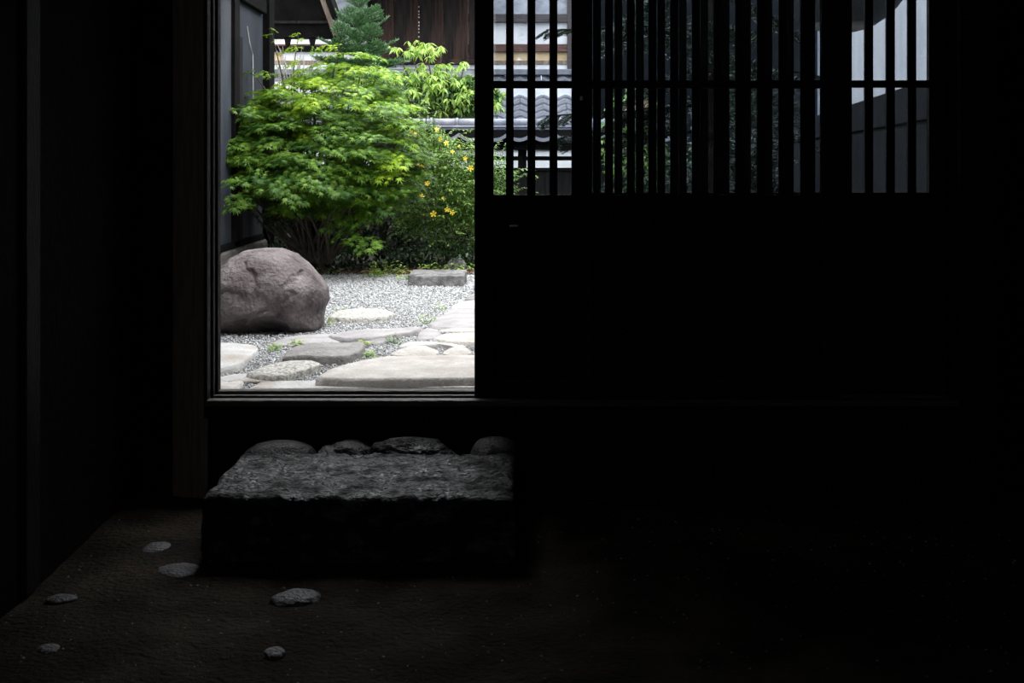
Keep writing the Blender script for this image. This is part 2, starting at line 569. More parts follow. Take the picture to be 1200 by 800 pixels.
box_part('plaster_panel', M['soot_wall'], wf, -3.4, -1.21, 4.31, 4.47, -.12, 2.8)
box_part('plaster_panel', M['soot_wall'], wf, 1.72, 3.4, 4.31, 4.47, -.12, 2.8)
box_part('plaster_panel', M['soot_wall'], wf, -1.21, 1.72, 4.33, 4.43, 2.26, 2.8)
box_part('wall_rail', M['wood_black'], wf, -1.34, -1.192, 4.285, 4.315, 1.42, 1.54, .004)
for px_ in (57,):
    box_part('wall_stud', M['wood_black'], wf, -1.36, -1.325, 3.26, 3.36, 0, 2.8, .004)
box_part('skirting_board', M['wood_black'], wf, -1.095, 1.60, 4.30, 4.47, -.12, SILL - .064)

# ---- door frame: posts, lintel, grooved threshold
df = bpy.data.objects.new('door_1', None)
COL.objects.link(df)
df['kind'] = 'structure'
df['label'] = 'blackened timber door frame with a worn grooved threshold'
post = MB()
post.box(-1.187, -1.099, 4.262, 4.47, -.03, 2.8, .004)
lp = post.build('door_post', M['wood_post'], df)
MB().box(-1.10, -1.0875, 4.2625, 4.308, SILL - .02, 2.1, .003).build('door_stop', M['wood_black'], df)
post = MB()
post.box(-1.215, -1.186, 4.275, 4.47, -.03, 2.8, .004)
post.build('door_casing', M['wood_post'], df)
MB().box(1.60, 1.72, 4.262, 4.47, -.03, 2.8, .006).build('door_post', M['wood_black'], df)
MB().box(-1.10, 1.60, 4.27, 4.46, 2.09, 2.26, .004).build('lintel', M['wood_black'], df)
jl = MB()
jl.box(-1.10, -1.0885, 4.352, 4.380, SILL - .01, 2.1, .002)
jl.box(-1.10, -1.0890, 4.424, 4.468, SILL - .01, 2.1, .002)
jl.build('door_stop', M['wood_black'], df)
th = MB()
MB().box(-1.10, 1.60, 4.262, 4.47, SILL - .065, SILL - .0225, .003).build('threshold_beam', M['wood_black'], df)
th.box(-1.10, 1.60, 4.262, 4.302, SILL - .023, SILL, .003)
th.box(-1.10, 1.60, 4.358, 4.374, SILL - .023, SILL - .001, .002)
th.box(-1.10, 1.60, 4.432, 4.47, SILL - .023, SILL + .002, .003)
th.build('threshold', M['wood_sill'], df)
kn = MB()
kn.tube([(X(222, 4.262), 4.2635, Z(378, 4.262)), (X(222, 4.262), 4.258, Z(378, 4.262))], [.007, .004], 8)
kn.build('peg', M['wood_post'], df)


# ---- lattice doors
def lattice_door(name, y0, y1, stiles, bars, xoff, label, mirror=False, railshift=0.0):
    """stiles: list of (px0, px1); bars: list of (px0, px1) at distance y0"""
    root = empty(name, (X(stiles[0][0], y0), y0, SILL - .02), label, 'sliding door', 'pair of sliding lattice doors')
    base = Vector(root.location)
    top = 2.088

    def bx(nm, m, a, b, c, d, e, g, bev=.0015):
        return box_part(nm, m, root, a, b, c, d, e, g, bev)
    for (a, b) in stiles:
        bx('stile', M['wood_lattice'], X(a, y0), X(b, y0), y0, y1, SILL - .018, top)
    zb = Z(228, 4.35) + railshift
    for i in range(len(stiles) - 1):
        a, b = X(stiles[i][1], y0) , X(stiles[i + 1][0], y0)
        bx('bottom_rail', M['wood_lattice'], a, b, y0 + .002, y1 - .002, SILL - .018, SILL + .07)
        bx('middle_rail', M['wood_lattice'], a, b, y0 + .001, y1 - .001, zb - .045, zb)
        bx('top_rail', M['wood_lattice'], a, b, y0 + .002, y1 - .002, top - .07, top)
        zc = Z(99.7, 4.35) + railshift
        bx('lattice_rail', M['wood_lattice'], a, b, y0 - .001, y0 + .014, zc - .0135, zc + .0135)
        # waist boards
        nb = max(1, round((b - a) / .17))
        for k in range(nb):
            u0, u1 = a + (b - a) * k / nb, a + (b - a) * (k + 1) / nb
            bx('panel_board', M['wood_black'], u0 - (.004 if k % 2 else 0), u1 + (.004 if k % 2 else 0), y0 + (.012 if k % 2 else .0105), y0 + (.022 if k % 2 else .0205), SILL + .069, zb - .044, .002)
        g = bx('glass_pane', M['glass'], a, b, y1 - .007, y1 - .004, zb, top - .07, 0)
    for (a, b) in bars:
        bx('lattice_bar', M['wood_lattice'], X(a, y0), X(b, y0), y0 + .003, y0 + .020, zb, top - .07)
    return root


YN0, YN1 = 4.318, 4.348
YF0, YF1 = 4.384, 4.414
nb_ = [(592.9, 602), (618.1, 627.5), (644, 653.3)] + [(709.4 + 25.5 * i, 718.6 + 25.5 * i) for i in range(10)]
near = lattice_door('lattice_door', YN0, YN1, [(556, 578.4), (670, 694), (963, 986)], nb_, 0,
                    'dark sliding lattice door beside the open doorway, with a pale catch on it')
fb_ = [(695.2 + 25.13 * i, 704.4 + 25.13 * i) for i in range(11)] + [(1014, 1023.8), (1039.3, 1049.3), (1064.5, 1074.3)]
far = lattice_door('lattice_door', YF0, YF1, [(672, 693), (972, 998.5), (1089, 1112)], fb_, 0,
                   'dark sliding lattice door standing behind the other, nearest the grey garden wall', railshift=.0065)
ct = MB()
ct.box(X(597, YN0), X(607, YN0), YN0 - .008, YN0 + .001, Z(265.3, YN0), Z(263.3, YN0), .001)
o = ct.build('latch', M['metal'], near); o.location = -Vector(near.location); o['label'] = 'small bright metal latch'
ct = MB()
ct.box(X(679.6, YN0), X(682.8, YN0), YN0 - .004, YN0 + .001, Z(117.5, YN0), Z(112.5, YN0), .001)
o = ct.build('paper_scrap', M['paper'], near); o.location = -Vector(near.location); o['label'] = 'tiny white paper scrap'
# fixed frame right of the doors
o = sbox('trim_1', M['wood_black'], X(1108, 4.39), 1.60, 4.31, 4.42, SILL, 2.09)
# entrance eave outside
ev = bpy.data.objects.new('entrance_eave', None)
COL.objects.link(ev)
ev['kind'] = 'structure'
MB().add([(-3.5, 4.43, 2.75), (3.5, 4.43, 2.75), (3.5, 5.15, 2.50), (-3.5, 5.15, 2.50),
          (-3.5, 4.43, 2.85), (3.5, 4.43, 2.85), (3.5, 5.15, 2.60), (-3.5, 5.15, 2.60)],
         [(0, 3, 2, 1), (4, 5, 6, 7), (0, 1, 5, 4), (2, 3, 7, 6), (0, 4, 7, 3), (1, 2, 6, 5)]).build('eave_boards', M['eave_black'], ev)


# ------------------------------------------------------------------ stones
def rock(name, m, center, rad, seed, sub=4, amp=.18, freq=1.6, flat_bottom=None, boxy=0.0, fine=.0, smooth=True, parent=None, rotz=0, dome=0):
    bm = bmesh.new()
    bmesh.ops.create_icosphere(bm, subdivisions=sub, radius=1)
    off = Vector((seed * 7.31, seed * 3.17, seed * 1.7))
    for v in bm.verts:
        p = v.co.copy()
        if boxy:
            q = Vector([math.copysign(abs(c) ** (1 - boxy * .6), c) for c in p])
            q = q / max(1e-6, q.length) * (1 + boxy * .25 * (max(abs(p.x), abs(p.y), abs(p.z)) < .8))
            p = p.lerp(q, .7)
        d = 1 + amp * noise.noise(v.co * freq + off) + amp * .45 * noise.noise(v.co * freq * 2.3 + off)
        if fine:
            d += fine * noise.noise(v.co * 9 + off) + fine * .5 * noise.noise(v.co * 21 + off)
        if dome:       # low domed top over a steep-sided body reaching down by 'dome'
            hr = math.hypot(p.x, p.y)
            k_ = (1 if p.z < 0 else max(hr, 1e-5) ** .8) / max(hr, 1e-5) if p.z > -.85 else 1
            p = Vector((p.x * k_ * d, p.y * k_ * d, p.z * d))
            v.co = Vector((p.x * rad[0], p.y * rad[1], p.z * (rad[2] if p.z > 0 else dome)))
            continue
        p = p * d
        v.co = Vector((p.x * rad[0], p.y * rad[1], p.z * rad[2]))
        if flat_bottom is not None and v.co.z < flat_bottom:
            v.co.z = flat_bottom + (v.co.z - flat_bottom) * .1
    me = bpy.data.meshes.new('m')
    bm.to_mesh(me)
    bm.free()
    me.polygons.foreach_set('use_smooth', [smooth] * len(me.polygons))
    o = link(name, me, m, parent)
    o.location = center
    o.rotation_euler.z = rotz
    return o


# ---- stepping block below the threshold
def step_block():
    zt = 0.195
    # top outline on level zt, from the photo's corners
    fl_, fr_ = G(236, 582, zt), G(600, 583, zt)
    bl_, br_ = G(284, 531, zt), G(604, 531, zt)
    nx, ny, nz = 200, 90, 12
    C = (fl_ + fr_ + bl_ + br_) / 4
    C.z = 0
    idx = {}
    V = []
    Fc = []

    def top(u, v):
        a = fl_.lerp(fr_, u)
        b = bl_.lerp(br_, u)
        p = a.lerp(b, v)
        n1 = noise.noise(Vector((p.x * 9, p.y * 9, 3.1)))
        n2 = noise.noise(Vector((p.x * 30, p.y * 36, 7.7)))
        n3 = noise.noise(Vector((p.x * 75, p.y * 90, 1.2)))
        edge = min(u / .02, (1 - u) / .02, v / .03, (1 - v) / .03, 1)
        z = zt + .007 * n1 + (.004 + .006 * abs(n1)) * n2 + .0048 * n3 - .010 * (1 - edge) ** 2
        # ragged edges
        w = (1 - min(1, v * 6))
        p.y += w * .016 * noise.noise(Vector((p.x * 11, 0.5, 0))) + w * .006 * noise.noise(Vector((p.x * 40, 0.5, 0)))
        w = max(0, 1 - min(u, 1 - u) * 12)
        p.x += w * .014 * noise.noise(Vector((p.y * 14, 2.5, 0)))
        p.z = z
        return p
    for j in range(ny + 1):
        for i in range(nx + 1):
            V.append(top(i / nx, j / ny))
    for j in range(ny):
        for i in range(nx):
            a = j * (nx + 1) + i
            Fc.append((a, a + 1, a + nx + 2, a + nx + 1))
    ring = [(i, 0) for i in range(nx)] + [(nx, j) for j in range(ny)] + [(i, ny) for i in range(nx, 0, -1)] + [(0, j) for j in range(ny, 0, -1)]
    prev = [j * (nx + 1) + i for i, j in ring]
    n = len(prev)
    for k in range(1, nz + 1):
        cur = []
        for (i, j), pi in zip(ring, [jj * (nx + 1) + ii for ii, jj in ring]):
            p = V[pi].copy()
            t = k / nz
            p.z = p.z * (1 - t) - .03 * t
            nrm = Vector((p.x - C.x, p.y - C.y, 0)).normalized()
            p += nrm * (.012 * noise.noise(Vector((p.x * 8, p.y * 8, p.z * 14))) + .005 * noise.noise(Vector((p.x * 30, p.y * 30, p.z * 40))) + .004)
            cur.append(len(V))
            V.append(p)
        for q in range(n):
            Fc.append((prev[q], cur[q], cur[(q + 1) % n], prev[(q + 1) % n]))
        prev = cur
    V = [v - C for v in V]
    me = mesh(V, Fc, True)
    fix_normals(me)
    o = link('stepping_block', me, M['step_stone'])
    o.location = C
    tag(o, 'large rough-hewn rectangular stone step on the earth floor below the threshold', 'stone')


step_block()

# row of stones between the block and the sill
ST = [
    (290, 371, 515, 4.20, 'rounded smooth cobble behind the near corner of the stone step, below the door post', 'cobble_dark', 1),
    (374, 398, 521, 4.18, 'smallest stone in the row between stone step and threshold', 'cobble_dark', 2),
    (384, 437, 515, 4.21, 'angular brown stone behind the step, next to the rough flat one', 'cobble_dark', 3),
    (438, 532, 512, 4.20, 'rough broad flat-topped stone behind the middle of the stone step', 'step_stone', 4),
    (553, 608, 511, 4.20, 'dim rounded stone behind the far end of the stone step, below the lattice door', 'cobble_dark', 5)]
for (a, b, yt, d, lab, mt, sd) in ST:
    rx = (X(b, d) - X(a, d)) / 2
    zt = Z(yt, d)
    zc = Z(531, d)
    o = rock('foundation_stone', M[mt], ((X(a, d) + X(b, d)) / 2, d - .02, zc), (rx * 1.03, .085, zt - zc), sd, 5,
             .06 if sd in (1, 5) else .16, 1.5, fine=.01 if sd in (1, 5) else .05, dome=zc + .02)
    tag(o, lab, 'stone', 'foundation stones under the threshold')

# stones showing in the earth floor
FS = [
    (160, 202, 634, 648, 'flat stone bedded in the earth floor, farthest out beside the stone step', 11),
    (178, 238, 659, 676, 'long low stone in the earth floor, in front of the step\'s near corner', 12),
    (316, 374, 684, 708, 'brightest bluish wedge-shaped stone in the floor before the stone step', 13),
    (301, 334, 753, 775, 'small lone rounded stone in the floor, nearest the viewer', 14),
    (36, 66, 755, 768, 'small flat pale stone low in the floor, far from the step', 15),
    (50, 84, 697, 708, 'faint flat stone barely showing in the floor, away from the door', 16)]
for (a, b, y0, y1, lab, sd) in FS:
    c = G((a + b) / 2, y1 - 3, 0)
    d = c.y
    rx = (b - a) / F * d / 2
    h = (y1 - y0) / F * d * .38
    o = rock('floor_stone', M['floor_stone'], (c.x, c.y + .03, -.004), (rx, rx * .85, h), sd, 4, .15, 1.2, fine=.03, rotz=sd)
    tag(o, lab, 'stone', 'stones showing in the earth floor')
# crumbs and grit on the floor
tv = [(1, 0, 0), (-1, 0, 0), (0, 1, 0), (0, -1, 0), (0, 0, .7), (0, 0, -.7)]
tf = [(0, 2, 4), (2, 1, 4), (1, 3, 4), (3, 0, 4), (2, 0, 5), (1, 2, 5), (3, 1, 5), (0, 3, 5)]
n = 1100
gx = NR.uniform(-2.2, 2.2, n); gy = NR.uniform(2.4, 4.2, n)
gz = np.array([.016 * noise.noise(Vector((x, y, 0)) * 1.7) + .007 * noise.noise(Vector((x, y, 0)) * 5.3) for x, y in zip(gx, gy)]) + .001
me = scatter_mesh(tv, tf, np.stack([gx, gy, gz], 1), rot_mats(NR.uniform(0, 6, n), NR.uniform(-.5, .5, n), NR.uniform(-.5, .5, n)),
                  NR.uniform(.0012, .0055, n), NR.uniform(0, .5, n) ** 1.5)
o = link('floor_grit', me, M['pebble'])
tag(o, 'grit and crumbs of earth scattered over the trodden floor', 'grit', kind='stuff')

# ------------------------------------------------------------------ garden ground
gnx, gny = 90, 120
gx0, gx1, gy0, gy1 = -9.0, 9.0, 4.46, 19.0
v = []
for j in range(gny + 1):
    for i in range(gnx + 1):
        x = gx0 + (gx1 - gx0) * i / gnx
        y = gy0 + (gy1 - gy0) * (j / gny) ** 1.5
        z = GZ + .010 * noise.noise(Vector((x * .8, y * .8, 1))) - .006
        v.append((x, y, z))
f = [(j * (gnx + 1) + i, j * (gnx + 1) + i + 1, (j + 1) * (gnx + 1) + i + 1, (j + 1) * (gnx + 1) + i) for j in range(gny) for i in range(gnx)]
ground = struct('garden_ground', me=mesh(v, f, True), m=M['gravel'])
ground['label'] = 'pale gravel courtyard with irregular paving stones'

n = 120000
py_ = 4.52 + (10.35 - 4.52) * NR.uniform(0, 1, n) ** 1.25
px_ = NR.uniform(-2.15, 1.6, n)
gz = GZ + NR.uniform(-.006, .006, n)
sc = NR.uniform(.0045, .0115, n)[:, None] * NR.uniform(.7, 1.2, (n, 3)) * (.75 + .06 * (py_[:, None] - 4))
tint = np.clip(NR.beta(2.6, 1.5, n), 0, 1)
keep = NR.uniform(0, 1, n) > np.clip((py_ - 9.95) / .4, 0, 1)
me = scatter_mesh(tv, tf, np.stack([px_, py_, gz], 1)[keep], rot_mats(NR.uniform(0, 6, n), NR.uniform(-.6, .6, n), NR.uniform(-.6, .6, n))[keep], sc[keep], tint[keep])
o = link('gravel', me, M['pebble'], ground)
o['kind'] = 'stuff'


def paving(poly, h, mt, seed, label=None, dome=.008, rough=.012, name='paving_stone'):
    """poly: outline in photo pixels of the stone's top; h: height of the top above the gravel"""
    zt = GZ + h
    pts = [G(a, b, zt) for a, b in poly]
    # resample the outline with a little wobble
    ring = []
    m_ = len(pts)
    for i in range(m_):
        p0, p1, p2, p3 = pts[i - 1], pts[i], pts[(i + 1) % m_], pts[(i + 2) % m_]
        for t in (0, .2, .4, .6, .8):
            a = 0.5 * ((2 * p1) + (p2 - p0) * t + (2 * p0 - 5 * p1 + 4 * p2 - p3) * t * t + (3 * p1 - p0 - 3 * p2 + p3) * t ** 3)
            lin = p1.lerp(p2, t)
            q = a.lerp(lin, .55)
            ring.append(q)
    c = sum(ring, Vector()) / len(ring)
    nr = len(ring)
    levels = [(1.015, -.05 - h, 0), (1.01, -h * .5, 1), (1.0, -.012, 1), (.985, -.002, 1), (.93, 0.0, 1), (.75, 0.4, 1), (.5, .8, 1), (.25, 1, 1)]
    V, Fc = [], []
    for li, (s, dz, w) in enumerate(levels):
        for q in ring:
            d = q - c
            p = c + d * s
            e = noise.noise(Vector((p.x * 6, p.y * 6, seed + dz * 4)))
            e2 = noise.noise(Vector((p.x * 22, p.y * 22, seed)))
            if li <= 2:
                p += d.normalized() * (rough * e + rough * .5 * e2)
                p.z = zt + dz
            else:
                p += d.normalized() * (rough * .8 * e * (s ** 4))
                p.z = zt + (dz * dome if dz > 0 else dz) + rough * .25 * e + rough * .2 * e2
            V.append(p)
    for li in range(len(levels) - 1):
        for i in range(nr):
            a, b = li * nr + i, li * nr + (i + 1) % nr
            Fc.append((a, b, b + nr, a + nr))
    V.append(Vector((c.x, c.y, zt + dome)))
    k = len(V) - 1
    L = (len(levels) - 1) * nr
    for i in range(nr):
        Fc.append((L + i, L + (i + 1) % nr, k))
    c0 = Vector((c.x, c.y, GZ))
    me = mesh([p - c0 for p in V], Fc, True)
    fix_normals(me)
    o = link(name, me, M[mt], ground)
    o.location = c0
    if label:
        o['label'] = label
    return o


paving([(225, 404), (262, 401), (296, 403), (303, 409), (292, 417), (284, 424), (266, 430), (230, 434)], .03, 'slab_pale', 1, 'large pale rounded slab')
paving([(331, 417), (346, 405), (382, 402), (422, 400), (428, 403), (420, 411), (406, 416), (380, 417), (352, 416)], .045, 'slab_dark', 2, 'dark flat slab with a jagged broken edge', .004, .02)
paving([(289, 437), (312, 428), (340, 422), (366, 421), (377, 425), (364, 431), (345, 436), (330, 440)], .035, 'slab_speck', 3, 'speckled granite stone', .012)
paving([(255, 441), (278, 437), (318, 437), (343, 442), (330, 446), (255, 446)], .012, 'slab_pale', 4)
paving([(296, 455), (304, 448), (318, 446), (620, 443.5), (660, 444), (660, 453), (480, 453.5)], .02, 'slab_pale', 5, 'long narrow kerb stone', .003, .006)
paving([(225, 446), (272, 447), (286, 446), (278, 452), (268, 457), (225, 458)], .018, 'slab_warm', 6)
paving([(371, 442), (388, 431), (412, 424), (440, 418), (480, 416), (560, 415), (640, 416), (650, 440), (560, 442), (440, 443.5)], .055, 'slab_warm', 7, 'biggest long pale slab with a rounded edge', .006, .012)
paving([(458, 415), (466, 409), (484, 405), (502, 406), (513, 411), (511, 416), (486, 417)], .04, 'slab_warm', 8, None, .015)
paving([(519, 414), (526, 408), (538, 405), (549, 408), (553, 413), (546, 416), (528, 416)], .04, 'slab_warm', 9, None, .015)
paving([(465, 406), (478, 400), (500, 399.5), (528, 402), (546, 405), (540, 407), (512, 404.5), (482, 406)], .018, 'slab_pale', 10)
paving([(489, 397), (491, 389), (500, 384), (509, 385), (517, 390), (508, 396)], .012, 'slab_mauve', 11)
paving([(508, 396), (522, 391), (545, 389), (580, 389), (590, 399), (556, 401), (530, 400)], .025, 'slab_warm', 12)
paving([(502, 379), (513, 372), (523, 366), (530, 362), (590, 361), (600, 384), (548, 384), (512, 383)], .02, 'slab_mauve', 13, 'broad flat grey-mauve slab', .003, .008)
paving([(528, 360), (537, 354), (556, 351), (600, 351), (600, 360), (556, 360.5)], .02, 'slab_pale', 14)
paving([(385, 371), (396, 364), (420, 361), (448, 361.5), (463, 366), (455, 370), (428, 372)], .035, 'slab_speck', 15, 'pale oval stepping stone set in gravel')
paving([(385, 393), (402, 388), (430, 385), (460, 384), (494, 383), (483, 388), (462, 391), (436, 395), (406, 396)], .03, 'slab_mauve', 16, None, .004, .014)
paving([(418, 402), (434, 397), (455, 395), (470, 396), (460, 399), (444, 402), (426, 405)], .012, 'slab_grey', 17)
paving([(318, 402), (336, 394), (362, 391), (392, 391), (408, 395), (398, 400), (362, 402), (340, 405)], .012, 'slab_mauve', 18)
paving([(545, 350), (553, 346), (580, 345), (585, 350)], .03, 'slab_grey', 19)
paving([(512, 387), (530, 385), (560, 385), (585, 386), (580, 388.5), (540, 388.5)], .012, 'slab_warm', 20)


# ---- big boulder
def boulder():
    d = 6.62
    zb = GZ
    D_ = d + .22
    w = D_ / F           # metres per pixel at its middle
    cx = X(317, D_)
    # radial outline in the frontal plane, pixels relative to (317, 393): angle -> radius, sampled from the photo
    prof = [(-76, 393), (-80, 375), (-77, 345), (-65, 318), (-47, 301), (-30, 292), (-8, 289), (12, 290), (30, 296), (46, 309), (60, 325),
            (69, 337), (70, 350), (66, 362), (63, 384), (40, 389), (0, 396), (-40, 394)]
    g_ = HZ + F * (HC - GZ) / D_
    pr = [(x, g_ - y) for x, y in prof]
    cxp, cyp = -2, 42

    def radius(th):
        # intersection of the ray with the profile polygon
        dx, dy = math.cos(th), math.sin(th)
        best = 60
        for i in range(len(pr)):
            x1, y1 = pr[i][0] - cxp, pr[i][1] - cyp
            x2, y2 = pr[(i + 1) % len(pr)][0] - cxp, pr[(i + 1) % len(pr)][1] - cyp
            den = dx * (y2 - y1) - dy * (x2 - x1)
            if abs(den) < 1e-9:
                continue
            t = (x1 * (y2 - y1) - y1 * (x2 - x1)) / den
            s = (x1 * dy - y1 * dx) / den
            if t > 0 and -1e-6 <= s <= 1 + 1e-6:
                best = t
        return best
    bm = bmesh.new()
    bmesh.ops.create_icosphere(bm, subdivisions=6, radius=1)
    cracks = [((-.05, -1, .25), (.9, .2, .45), .03), ((.2, -1, 0), (-.6, .1, .75), .03), ((0, -1, -.2), (.5, .0, -.85), .025), ((-.5, -1, .1), (.2, .3, .95), .022), ((.55, -1, .3), (.75, 0, -.6), .03)]
    for v in bm.verts:
        p = v.co.copy()
        th = math.atan2(p.z, p.x)
        r = radius(th) * w
        fr = math.hypot(p.x, p.z)
        # angular facets in the depth direction
        prof_f = fr ** .72 if fr > 0 else 0
        x, z = math.cos(th) * r * prof_f, math.sin(th) * r * prof_f
        y = p.y * .36 * (1 + .12 * noise.noise(p * 1.3))
        q = Vector((x, y, z))
        nrm = p
        low = min(1, max(.25, .75 - p.z))
        dd = low * (.026 * noise.noise(p * 2.0 + Vector((4, 1, 2))) + .012 * noise.noise(p * 4.6 + Vector((9, 1, 2)))) + .004 * noise.noise(p * 12) + .0025 * noise.noise(p * 30) - .012
        if fr < .9:
            ca = 0
            for (c, nn, wd) in cracks:
                nn = Vector(nn).normalized()
                ds = abs((p - Vector(c)).dot(nn) + .10 * noise.noise(p * 4 + nn * 5) + .04 * noise.noise(p * 11))
                if ds < wd * 2 and (p - Vector(c)).length < .62:
                    ca = max(ca, 1 - ds / (wd * 2))
            dd -= .020 * ca
        # undercut hollow near the foot
        hx, hz = (x / w - 12) / 24, (z / w + 42 - 8) / 14
        hh = hx * hx + hz * hz
        if p.y < 0 and hh < 1:
            q.y += .085 * (1 - hh) ** .7
        q += nrm * dd * (1 if fr < .97 else .5)
        v.co = Vector((q.x, q.y, q.z + cyp * w))
    for v in bm.verts:
        if v.co.z < -.03:
            v.co.z = -.03
    me = bpy.data.meshes.new('m')
    bm.to_mesh(me)
    bm.free()
    me.polygons.foreach_set('use_smooth', [True] * len(me.polygons))
    o = link('boulder', me, M['boulder'])
    o.location = (cx + cxp * w, d + .22, zb)
    tag(o, 'big purplish-brown boulder with a smooth domed top resting on the gravel', 'rock')


boulder()

# ---- low rectangular block at the far side of the gravel
zt = GZ + .105
a, b, c, d = G(476, 335.5, GZ), G(544, 334, GZ), G(545, 318.5, zt), G(480, 318.5, zt)
bm = bmesh.new()
bmesh.ops.create_cube(bm, size=1)
bmesh.ops.subdivide_edges(bm, edges=bm.edges[:], cuts=7, use_grid_fill=True)
x0, x1 = X(477, 9.1), X(544, 9.1)
y0, y1 = 9.12, 9.62
for q in bm.verts:
    p = Vector(((x0 + x1) / 2 + q.co.x * (x1 - x0), (y0 + y1) / 2 + q.co.y * (y1 - y0), GZ + .085 * (q.co.z + .5)))
    if q.co.z < -.3:
        p.z -= .03
    nn = noise.noise(p * 9) * .008 + noise.noise(p * 30) * .004
    p += q.co.normalized() * nn
    if q.co.x < -.3 and q.co.y < 0:
        p.y += (abs(q.co.x) - .3) * .12
    q.co = p - Vector(((x0 + x1) / 2, (y0 + y1) / 2, GZ))
bmesh.ops.bevel(bm, geom=[e for e in bm.edges if e.calc_face_angle(0) > 1.0], offset=.006, segments=1, affect='EDGES')
me = bpy.data.meshes.new('m')
bm.to_mesh(me)
bm.free()
o = link('stone_block', me, M['block'])
o.location = ((x0 + x1) / 2, (y0 + y1) / 2, GZ)
tag(o, 'low grey rectangular stone block on the gravel in front of the flowering shrub', 'stone')

# small rock in the shrub's shade
o = rock('garden_rock', M['block'], (X(535, 10.4), 10.4, GZ + .04), (.09, .08, .08), 33, 3, .2, 1.4)
tag(o, 'small grey rock lying in the shade under the flowering shrub', 'rock')

# ------------------------------------------------------------------ side building with slate plaster
sbx = -2.22
sb = empty('side_building', (sbx, 8, GZ), 'slate-blue plastered building side with dark posts, next to the maple', 'building')


def sp(name, m, x0, x1, y0, y1, z0, z1, bev=0.0):
    return box_part(name, m, sb, x0, x1, y0, y1, z0, z1, bev)


def Yx(px):
    return sbx * F / (px - 600)


zf = Z(285, 9.6)
sp('plaster_wall', M['plaster_slate'], sbx - .12, sbx, 5.2, Yx(271), zf, 3.3)
sp('plaster_wall', M['plaster_slate'], sbx - .12, sbx, Yx(277), Yx(308), zf, 3.3)
sp('wall_post', M['eave_black'], sbx - .12, sbx + .03, Yx(271), Yx(277), zf - .02, 3.3, .004)
sp('wall_board', M['board_fence'], sbx - .12, sbx + .018, Yx(278.5), Yx(282), zf, Z(43, Yx(280)), .003)
sp('corner_post', M['eave_black'], sbx - .12, sbx + .06, Yx(308), Yx(314), GZ, 3.3, .004)
sp('wall_beam', M['eave_black'], sbx - .12, sbx + .05, 5.2, Yx(306), 2.50, 2.62, .004)
sp('wall_beam', M['eave_black'], sbx - .12, sbx + .03, 5.2, Yx(306), zf - .03, zf + .02, .003)
yy = 5.2
while yy < Yx(314):
    L = R.uniform(.28, .45)
    sp('base_stone', M['stone_base'], sbx - .16, sbx + .03 + R.uniform(0, .03), yy + .006, min(yy + L, 11.0), GZ - .04, zf - .03, .02)
    yy += L
w_ = MB(sb.location)
w_.tube([P(288.5, 31, Yx(288.5)) + Vector((.01, 0, 0)), P(291, 50, Yx(291)) + Vector((.012, 0, 0)), P(295, 64, Yx(295)) + Vector((.01, 0, 0)), P(295.5, 125, Yx(295.5)) + Vector((.01, 0, 0))], .0035, 4)
o = w_.build('hanging_wire', M['paper'], sb)
o['label'] = 'thin pale wire'
# eave roof of the side building (above the frame)
MB(sb.location).add([(sbx - 1.2, 5.0, 3.85), (sbx + .45, 5.0, 3.18), (sbx + .45, 11.1, 3.18), (sbx - 1.2, 11.1, 3.85),
                     (sbx - 1.2, 5.0, 3.95), (sbx + .45, 5.0, 3.28), (sbx + .45, 11.1, 3.28), (sbx - 1.2, 11.1, 3.95)],
                    [(0, 3, 2, 1), (4, 5, 6, 7), (0, 1, 5, 4), (2, 3, 7, 6), (0, 4, 7, 3), (1, 2, 6, 5)]).build('roof', M['eave_black'], sb)

# ------------------------------------------------------------------ open shed with black gable behind the maple
DS = 12.1
sh = empty('open_shed', (X(350, DS), DS, GZ), 'black timber shed with an open dark gable and one pale slanting rafter', 'shed')


def hp(name, m, pts, y0, y1):
    return MB(sh.location).prism([(X(a, DS), Z(b, DS)) for a, b in pts], y0, y1).build(name, m, sh)


hp('gable_shade', M['eave_black'], [(296, -120), (340, -120), (399, 45), (296, 45)], DS, DS + .1)  # black sheet stands in for the shade inside the open gable
hp('gable_beam', M['board_fence'], [(296, 25), (391, 25), (393, 28), (296, 28)], DS - .05, DS)
hp('rafter', M['rafter'], [(340, -100), (345, -100), (398, 42), (392, 43)], DS - .10, DS - .02)
hp('barge_board', M['eave_black'], [(346, -100), (356, -100), (403, 40), (398.5, 42)], DS - .12, DS + .3)
for a in (336.3, 365.2, 391):
    hp('bracket', M['eave_black'], [(a - 3.6, 44), (a + 3.6, 44), (a + 1.6, 54), (a - 1.6, 54)], DS + .0, DS + .08)
hp('rail', M['eave_black'], [(310, 53.5), (398, 53.5), (398, 60), (310, 60)], DS, DS + .08)
MB(sh.location).box(X(305, DS), X(315, DS), DS - .05, DS + .1, GZ, Z(45, DS), .004).build('corner_post', M['eave_black'], sh)
MB(sh.location).box(X(395, DS), X(402, DS), DS - .02, DS + .08, GZ, Z(45, DS), .004).build('corner_post', M['eave_black'], sh)

shade_roof = MB(sh.location)
shade_roof.box(X(280, DS), X(402, DS), DS - .9, DS + 1.2, Z(-50, DS), Z(-50, DS) + .1)  # roof sheet added above the view to shade the gable
shade_roof.build('roof', M['eave_black'], sh)

# ------------------------------------------------------------------ roofed fence
DF = 12.5
fn = empty('roofed_fence', (X(590, DF), DF, GZ), 'dark board fence with open slots under a little grey tiled roof', 'fence')


def fb(name, m, px0, px1, py0, py1, y0, y1, bev=.0, far_z=None):
    return box_part(name, m, fn, X(px0, DF), X(px1, DF), y0, y1, Z(py1, DF), Z(py0, DF) if far_z is None else far_z, bev)


